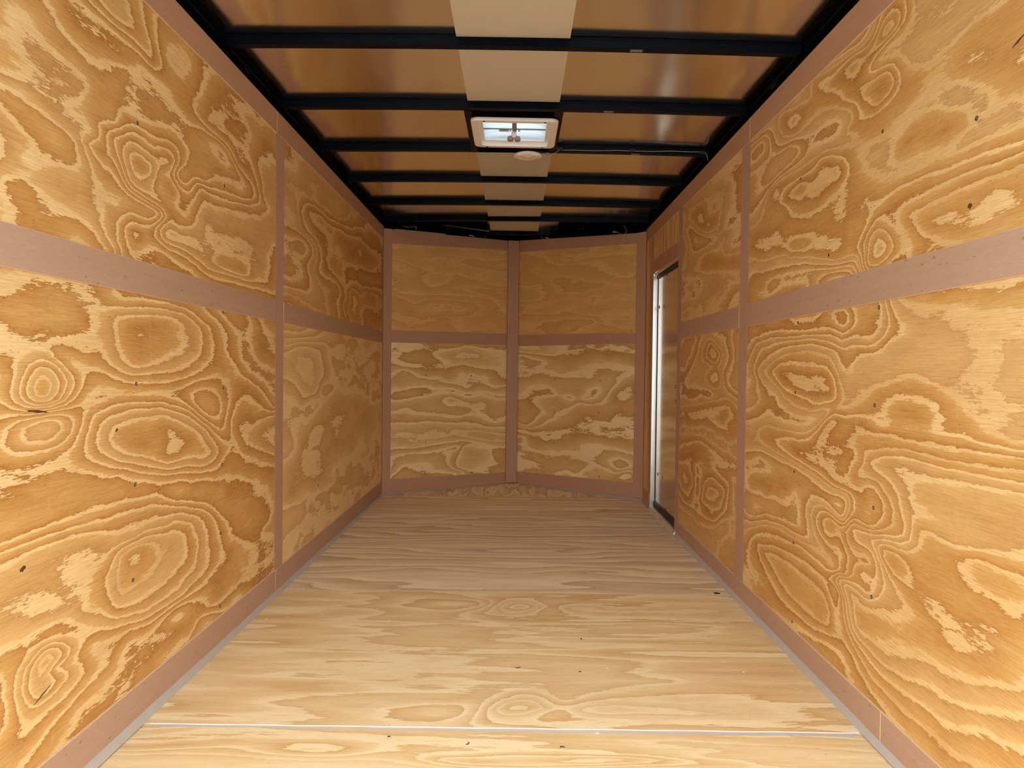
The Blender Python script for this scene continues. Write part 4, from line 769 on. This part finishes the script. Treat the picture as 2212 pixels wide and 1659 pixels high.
for y, z in ((4.87, 1.672), (4.80, 0.080)):
    screw(lf, (XD - 0.0003, y, z), MX, 0.005, ZINC, 'rivet', 0.003)
MB().box((XD + 0.021, 4.28, -0.03), (XD + 0.03, 5.30, 1.80)).build('light_seal_backing', MATT_BLACK, d1)  # added black backing behind the leaf, keeps outside light out of the gaps

# ---------------------------------------------------------------- ceiling
ce = struct('ceiling', 'black steel roof bows under a bare aluminium roof with a cream centre liner', 'ceiling')
zb = lambda x: 2.156 - 0.0115 * x + 0.010 * (1 - (x / 1.03) ** 2)       # underside of the bows
zs = lambda x: zb(x) + 0.0335                                            # underside of the roof skin

def crown(name, mat, x0, x1, y0, y1, zf, thick, n=14, parent=ce):
    b = MB()
    v, f = [], []
    for i in range(n + 1):
        x = x0 + (x1 - x0) * i / n
        z = zf(x)
        v += [(x, y0, z), (x, y1, z), (x, y0, z + thick), (x, y1, z + thick)]
    for i in range(n):
        a, c = i * 4, i * 4 + 4
        f += [(a, a + 1, c + 1, c), (a + 2, c + 2, c + 3, a + 3), (a, c, c + 2, a + 2), (a + 1, a + 3, c + 3, c + 1)]
    f += [(0, 2, 3, 1), (n * 4, n * 4 + 1, n * 4 + 3, n * 4 + 2)]
    return b.add(v, f, 0, smooth=False).build(name, mat, parent)

crown('roof_sheet', SKIN, XL - 0.05, -0.2245, 0.70, 6.6, zs, 0.003)
crown('roof_sheet', SKIN, 0.1825, XR + 0.05, 0.70, 6.6, zs, 0.003)
crown('roof_liner', LINER, -0.2245, 0.1825, 0.70, 3.192, zs, 0.003, 6)
crown('roof_liner', LINER, -0.2245, 0.1825, 3.792, 6.6, zs, 0.003, 6)

BOWS = [(0.80, 0.80), (1.375, 1.372), (1.985, 1.975), (2.595, 2.577), (3.205, 3.175), (3.82, 3.772), (4.44, 4.38), (5.06, 4.985), (5.63, 5.47)]
def bow(yl, yr, x0=XL - 0.01, x1=XR + 0.01, depth=0.034, n=18, name='roof_bow'):
    """pressed channel: flange underneath, web facing the rear with a rolled upper edge"""
    b = MB()
    v, f = [], []
    prof = [(-depth, 0.0005), (-depth + 0.0015, 0.0), (0, 0.0), (0, 0.033), (-depth + 0.005, 0.033), (-depth + 0.005, 0.029), (-depth + 0.0015, 0.027), (-depth, 0.025)]
    m_ = len(prof)
    for i in range(n + 1):
        x = x0 + (x1 - x0) * i / n
        y = yl + (yr - yl) * (x - XL) / (XR - XL)
        v += [(x, y + a, zb(x) + h) for a, h in prof]
    for i in range(n):
        for k in range(m_):
            f.append((i * m_ + k, (i + 1) * m_ + k, (i + 1) * m_ + (k + 1) % m_, i * m_ + (k + 1) % m_))
    f += [tuple(range(m_)), tuple(n * m_ + k for k in range(m_))[::-1]]
    return b.add(v, f).build(name, STEEL, ce)
bows = [bow(*yy) for yy in BOWS]
for x, k in ((0.42, 3), (0.40, 4), (0.62, 5)):                          # bright plate scars left on three bows
    y = BOWS[k][0] + (BOWS[k][1] - BOWS[k][0]) * (x - XL) / (XR - XL)
    MB().box((x - 0.022, y - 0.026, zb(x) - 0.0006), (x + 0.022, y - 0.008, zb(x) + 0.0005)).build('weld_scar', GREY_PL, bows[k])

for side, x0, x1, zt in (('left', XL - 0.05, XL - 0.0005, 2.130), ('right', XR + 0.0005, XR + 0.05, 2.109)):
    lipz = zb(XL if side == 'left' else XR)
    rl = MB().box((x0, 0.70, zt - 0.06), (x1, 5.66, lipz + 0.06)).build('roof_rail', MATT_BLACK, ce)
    lp = MB()
    if side == 'left':
        lp.box((x1 - 0.002, 0.70, lipz - 0.0015), (x1 + 0.009, 5.64, lipz + 0.0015))
    else:
        lp.box((x0 - 0.009, 0.70, lipz - 0.0015), (x0 + 0.002, 5.48, lipz + 0.0015))
    lp.build('rail_lip', STEEL, rl)
    if side == 'left':
        MB().box((x1 - 0.002, 2.99, lipz - 0.012), (x1 + 0.004, 3.02, lipz)).build('rail_clip', STEEL, rl)
        MB().box((x1 - 0.002, 2.74, lipz - 0.014), (x1 + 0.004, 2.79, lipz)).build('rail_clip', STEEL, rl)
    else:
        MB().box((x0 - 0.004, 2.78, lipz - 0.016), (x0 + 0.002, 2.83, lipz)).build('rail_clip', STEEL, rl)

# nose of the roof: black gusset plates, short bow and rails above the V wall
def plate(name, pts, z, th_, mat=MATT_BLACK):
    n = len(pts)
    v = [(x, y, z(x)) for x, y in pts] + [(x, y, z(x) + th_) for x, y in pts]
    f = [tuple(range(n)), tuple(range(n, 2 * n))[::-1]] + [(i, n + i, n + (i + 1) % n, (i + 1) % n) for i in range(n)]
    return MB().add(v, f).build(name, mat, ce)
zp = lambda x: zb(x) + 0.004
gl = plate('gusset_plate', [(XL, 5.60), (-0.24, 5.54), (-0.24, 6.20), (XL, 5.63)], zp, 0.006)
gr = plate('gusset_plate', [(0.34, 5.51), (XR, 5.46), (XR, 5.50), (0.34, 6.11)], zp, 0.006)
plate('nose_cap', [(-0.26, 6.125), (0.36, 6.125), (0.33, 6.12), (-0.013, 6.38), (-0.26, 6.20)][:2] + [(0.36, 6.14), (-0.013, 6.40), (-0.26, 6.22)], zp, 0.006)
b = MB().box((-0.24, 6.085, 2.166), (0.34, 6.118, 2.196)).build('roof_bow', STEEL, ce)
for x0, x1 in ((-0.245, -0.226), (0.30, 0.345)):
    MB().box((x0, 5.90, 2.172), (x1, 5.98, 2.192)).build('bow_bracket', STEEL, ce)
for P0, dd, nn, ln, h0, h1 in ((CL, dL, nL, LL_, 2.112, 2.152), (AP, dR, nR, LR_, 2.155, 2.08)):
    a0, a1 = P0 - dd * 0.02, P0 + dd * (ln + 0.02)
    n2 = nn * -0.05
    nn1 = nn * -0.001
    MB().hexa([tuple(a0 + nn1 + Vector((0, 0, h0 - 0.05))), tuple(a1 + nn1 + Vector((0, 0, h1 - 0.05))), tuple(a1 + n2 + Vector((0, 0, h1 - 0.05))), tuple(a0 + n2 + Vector((0, 0, h0 - 0.05))),
               tuple(a0 + nn1 + Vector((0, 0, 2.25))), tuple(a1 + nn1 + Vector((0, 0, 2.25))), tuple(a1 + n2 + Vector((0, 0, 2.25))), tuple(a0 + n2 + Vector((0, 0, 2.25)))]).build('nose_rail', MATT_BLACK, ce)
for x, y in ((-0.9298, 5.6415), (-0.787, 5.690), (-0.5568, 5.7307), (-0.5289, 5.7109), (-0.5694, 5.8632), (-0.5409, 5.8425), (-0.3182, 5.869), (-0.3215, 6.0078)):
    screw(gl, (x, y, zp(x) - 0.0005), (0, 0, -1), 0.0055, ZINC, 'rivet', 0.004)
for x, y in ((0.5091, 5.7861), (0.5195, 5.9015), (0.5372, 5.7657), (0.5472, 5.8705), (0.77, 5.66), (0.9168, 5.53)):
    screw(gr, (x, y, zp(x) - 0.0005), (0, 0, -1), 0.0055, ZINC, 'rivet', 0.004)
fm = MB()
q0, q1 = Vector(at_fl(0.10, 2.116)), Vector(at_fl(0.56, 2.131))
fm.hexa([tuple(q0 + nL * 0.006), tuple(q1 + nL * 0.006), tuple(q1 - nL * 0.004), tuple(q0 - nL * 0.004), tuple(q0 + nL * 0.006 + Vector((0, 0, 0.006))), tuple(q1 + nL * 0.006 + Vector((0, 0, 0.006))), tuple(q1 - nL * 0.004 + Vector((0, 0, 0.006))), tuple(q0 - nL * 0.004 + Vector((0, 0, 0.006)))])
fm.build('foam_strip', WIRE_M, wf)

# framing round the roof vent
for x0, x1 in ((-0.243, -0.209), (0.163, 0.203)):
    MB().box((x0, 3.19, zb(0) - 0.001), (x1, 3.79, zb(0) + 0.030)).build('vent_trimmer', STEEL, ce, 0.001)
VC = Vector((-0.0165, 3.456, 2.147))
def rrect(hx, hy, r, n=6, c=(0, 0)):
    o = []
    for sx, sy, a0 in ((1, 1, 0), (-1, 1, 90), (-1, -1, 180), (1, -1, 270)):
        for k in range(n + 1):
            a = math.radians(a0 + 90 * k / n)
            o.append((c[0] + sx * (hx - r) + r * math.cos(a), c[1] + sy * (hy - r) + r * math.sin(a)))
    return o
cb = MB()
cb.ring(rrect(0.205, 0.298, 0.002, 6, (-0.02, 3.492)), rrect(0.178, 0.184, 0.02, 6, (VC.x, VC.y)), 2.1655, 2.235)
cb.build('vent_curb', MATT_BLACK, ce)

# ---------------------------------------------------------------- roof vent
rv = empty('roof_vent', VC)
rv.rotation_euler = (0, 0.0115, 0)
tag(rv, 'square white framed roof vent with clear lid and crank between the roof bows', 'vent')
gb = MB()
o1, o2, i1 = rrect(0.203, 0.199, 0.036), rrect(0.199, 0.195, 0.034), rrect(0.166, 0.170, 0.020)
n_ = len(o1)
v = [(x, y, 0.006) for x, y in o1] + [(x, y, 0.0) for x, y in o2] + [(x, y, 0.0) for x, y in i1] + [(x, y, 0.014) for x, y in o1] + [(x, y, 0.03) for x, y in i1]
f = []
for i in range(n_):
    j = (i + 1) % n_
    f += [(i, n_ + i, n_ + j, j), (n_ + i, 2 * n_ + i, 2 * n_ + j, n_ + j), (3 * n_ + i, i, j, 3 * n_ + j), (2 * n_ + i, 4 * n_ + i, 4 * n_ + j, 2 * n_ + j), (3 * n_ + i, 3 * n_ + j, 4 * n_ + j, 4 * n_ + i)]
ga = gb.add(v, f).build('garnish', PLASTIC, rv)
for x, y in ((-0.14, -0.186), (0.14, -0.186), (-0.14, 0.184), (0.14, 0.184)):
    screw(ga, (x, y, 0.0), (0, 0, -1), 0.0055, KNOB, 'screw', 0.003)
MB().ring(rrect(0.178, 0.184, 0.02), rrect(0.167, 0.171, 0.020), 0.012, 0.040).build('throat', PLASTIC, rv)
MB().ring(rrect(0.168, 0.172, 0.018), rrect(0.150, 0.152, 0.008), 0.022, 0.030).build('screen_frame', PLASTIC, rv)
lb = MB()                                                             # shallow domed lid
g_ = 12
vv, ff = [], []
for j in range(g_ + 1):
    for i in range(g_ + 1):
        a, c = -1 + 2 * i / g_, -1 + 2 * j / g_
        vv.append((a * 0.176, c * 0.182, 0.0345 + 0.03 * (1 - a ** 4) * (1 - c ** 4) + (0.0025 if j % 4 == 0 else 0)))
for j in range(g_):
    for i in range(g_):
        q = j * (g_ + 1) + i
        ff.append((q, q + g_ + 1, q + g_ + 2, q + 1))
lb.add(vv, ff, 0, smooth=True).build('lid', LID, rv)
MB().tube([(-0.160, 0.015, 0.0345), (0.160, 0.015, 0.0345)], 0.0035, 8).build('crossbar', GREY_PL, rv)
arm = MB().box((-0.012, -0.130, 0.0325), (0.010, 0.045, 0.0365)).build('crank_arm', GREY_PL, rv, 0.001)
for x in (-0.026, 0.016):
    MB().box((x, 0.016, 0.031), (x + 0.011, 0.043, 0.037)).build('arm_bracket', PLASTIC, arm, 0.001)
MB().lathe((-0.003, 0.048, 0.003), [(0.010, 0.0), (0.013, 0.012), (0.013, 0.026), (0.007, 0.033)], 14).build('crank_housing', PLASTIC, rv)
for sx in (-1, 1):
    MB().lathe((-0.003 + sx * 0.017, 0.052, -0.004), [(0.004, -0.010), (0.012, -0.008), (0.0165, 0.0), (0.0155, 0.010), (0.010, 0.016)], 14).build('crank_knob', KNOB, rv)
st = MB().box((-0.078, 0.030, 0.0420), (-0.028, 0.078, 0.0425)).build('sticker', PLASTIC, rv)
for k, (x0, x1) in enumerate(((-0.074, -0.033), (-0.072, -0.031), (-0.066, -0.040))):
    for xa, xb in ((0, 0.28), (0.33, 0.62), (0.68, 1.0)):
        MB().box((x0 + (x1 - x0) * xa, 0.038 + 0.012 * k, 0.0415), (x0 + (x1 - x0) * xb, 0.0435 + 0.012 * k, 0.0419)).build('print_line', PRINT, st)

# ---------------------------------------------------------------- ceiling light hanging under the third visible bow
LC = Vector((0.053, 3.768, 2.134))
cl = empty('ceiling_light', LC)
tag(cl, 'round white ceiling light hanging loose just behind the roof vent', 'light')
MB().lathe((0, 0, 0), [(0.060, 0.013), (0.072, 0.013), (0.0755, 0.010), (0.0755, 0.005), (0.073, 0.001), (0.066, 0.0)], 40).build('base', PLASTIC, cl)
lens = plain('light_lens', (0.86, 0.79, 0.69), 0.45, var=0.03)
MB().lathe((0, 0, 0), [(0.0665, 0.003), (0.0662, -0.0003), (0.050, -0.0012), (0.02, -0.0018)], 40).build('lens', lens, cl)
rg = MB()
pts_ = []
for i in range(25):
    a = -0.055 + 0.11 * i / 24
    pts_.append((a, -0.050 + 0.030 * math.exp(-(a / 0.020) ** 2) - 0.10 * (abs(a) * 0.0) - 0.004 * 0, -0.0012))
rg.tube(pts_, 0.0026, 8).build('chevron_ridge', PLASTIC, cl)
MB().tube([(-0.012, 0.0, 0.016), (-0.010, -0.012, 0.026), (-0.003, -0.02, 0.033), (0.002, -0.02, 0.033), (0.008, -0.012, 0.026), (0.010, 0.0, 0.016)], 0.0011, 6).build('wire', WIRE_M, cl)
MB().box((-0.02, -0.01, 0.011), (0.02, 0.015, 0.0325)).build('mount', STEEL, cl)

# wiring
face = lambda x: 3.82 + (3.772 - 3.82) * (x - XL) / (XR - XL) - 0.0375
w = empty('wire', (0.6, face(0.6), 2.165))
tag(w, 'thin pale wire clipped along the roof bow right of the roof vent', 'wire')
pl_ = [(0.166, 2.148), (0.1787, 2.1478), (0.192, 2.152), (0.2197, 2.1685), (0.30, 2.1685), (0.42, 2.166), (0.52, 2.168), (0.6004, 2.1655), (0.70, 2.1632), (0.80, 2.1655), (0.90, 2.162), (0.9687, 2.1606), (0.982, 2.155), (0.990, 2.138), (0.993, 2.118)]
MB().tube([(x - 0.6, face(x) - 0.0015 - face(0.6), z - 2.165) for x, z in pl_], 0.0014, 6).build('strand', WIRE_M, w)
for x in (0.2197, 0.6004, 0.962):
    MB().box((x - 0.6 - 0.014, face(x) - 0.005 - face(0.6), zb(x) + 0.004 - 2.165), (x - 0.6 + 0.014, face(x) + 0.001 - face(0.6), zb(x) + 0.020 - 2.165)).build('clip', RUBBER, w, 0.001)
wc = empty('wire_connector', (0.157, face(0.157) - 0.006, 2.148))
tag(wc, 'small blue wire connector beside the round ceiling light', 'connector')
MB().tube([(-0.012, 0, 0), (-0.004, 0, 0.001), (0.006, 0, 0), (0.012, 0, -0.002)], [0.004, 0.006, 0.0065, 0.004], 10).build('body', BLUE, wc)
MB().tube([(-0.012, 0, 0.001), (-0.03, 0.004, 0.002), (-0.05, 0.01, 0.003)], 0.0012, 6).build('lead', WIRE_D, wc)

PIG = [('loose pale wire end above far left of the nose wall', [(-0.9061, 5.6778, 2.1487), (-0.866, 5.7062, 2.1437), (-0.8324, 5.7299, 2.1562), (-0.812, 5.7444, 2.1482), (-0.8118, 5.7445, 2.1296)], None),
       ('loose pale wire hanging left of the nose centre post', [(-0.3635, 6.0615, 2.1415), (-0.3328, 6.0831, 2.1143), (-0.3098, 6.0994, 2.1057), (-0.2831, 6.1183, 2.1252), (-0.2718, 6.1263, 2.1506)], (-0.3862, 6.0454, 2.146)),
       ('loose pale wire hanging right of the nose centre post', [(0.2784, 6.0547, 2.1235), (0.2634, 6.0677, 2.114), (0.2405, 6.0875, 2.1212), (0.2172, 6.1076, 2.1444)], (0.2593, 6.0712, 2.1381)),
       ('loose pale hooked wire above far right of the nose wall', [(0.7958, 5.608, 2.1018), (0.8186, 5.5883, 2.0839), (0.841, 5.5689, 2.084), (0.8567, 5.5554, 2.1032), (0.8469, 5.5639, 2.1227), (0.842, 5.575, 2.15)], (0.773, 5.6277, 2.109))]
def smooth(pts, n=5):
    P = [Vector(p) for p in pts]
    P = [P[0] * 2 - P[1]] + P + [P[-1] * 2 - P[-2]]
    out = []
    for i in range(1, len(P) - 2):
        for k in range(n):
            t = k / n
            a, b_, c, d = P[i - 1], P[i], P[i + 1], P[i + 2]
            out.append(0.5 * (2 * b_ + (c - a) * t + (2 * a - 5 * b_ + 4 * c - d) * t * t + (3 * b_ - a - 3 * c + d) * t ** 3))
    return out + [P[-2]]
for lab, pts_, con in PIG:
    o = empty('loose_wire', pts_[0])
    tag(o, lab, 'wire', 'loose wire ends along the nose')
    base = Vector(pts_[0])
    last = Vector(pts_[-1])
    tail = [Vector((last.x, last.y + 0.01, 2.163))] if last.z > 2.12 else [Vector((last.x + 0.002, last.y + 0.004, 2.118))]
    MB().tube([p - base for p in smooth(list(pts_) + tail)], 0.0016, 6).build('strand', WIRE_M, o)
    if con:
        c = Vector(con) - base
        MB().tube([c + Vector((-0.016, 0.004, 0.002)), c + Vector((-0.008, 0, 0.001)), c + Vector((0.008, 0, -0.001)), c * 0.0], [0.004, 0.0055, 0.005, 0.002], 8).build('connector', WIRE_M, o)
o = empty('wire_pair', (-0.5917, 5.74, zp(-0.59) - 0.002))
tag(o, 'two thin grey wires running under the left black gusset plate', 'wire')
for dy in (0.0, 0.014):
    MB().tube([(0, dy * 0.2, 0), (0.16, 0.09 + dy * 0.5, -0.002), (0.325, 0.18 + dy * 2, -0.004), (0.36, 0.21 + dy * 2, -0.004)], 0.0022, 6).build('strand', WIRE_D, o)

# metal shavings on the floor
CURL = [((0.021, 2.397, 0.001), 0.012, 200, 'dark curled metal shaving near the middle of the floor'), ((0.139, 1.891, -0.003), 0.010, 20, 'dark curled metal shaving on the nearest floor sheet, right of centre'),
        ((0.264, 2.658, 0.001), 0.008, 100, 'small dark metal shaving farthest back on the floor'), ((0.23, 2.37, 0.001), 0.007, 170, 'small dark metal shaving right of the middle curl'),
        ((-0.335, 1.935, -0.003), 0.006, 60, 'small dark metal shaving on the nearest floor sheet, left of centre'), ((-0.12, 1.908, -0.003), 0.009, 250, 'dark metal shaving just in front of the nearest floor seam')]
for P, r, a0, lab in CURL:
    r *= 0.75
    o = MB().tube([(r * math.cos(math.radians(a0 + 24 * k)) * (1 - 0.03 * k), r * 0.8 * math.sin(math.radians(a0 + 24 * k)), 0.0006 + 0.0002 * k) for k in range(8)], [0.0006 + 0.0007 * math.sin(math.pi * (k + 0.5) / 8) for k in range(8)], 6).build('metal_shaving', RUBBER)
    o.location = P
    tag(o, lab, 'shaving', 'metal shavings on the floor')
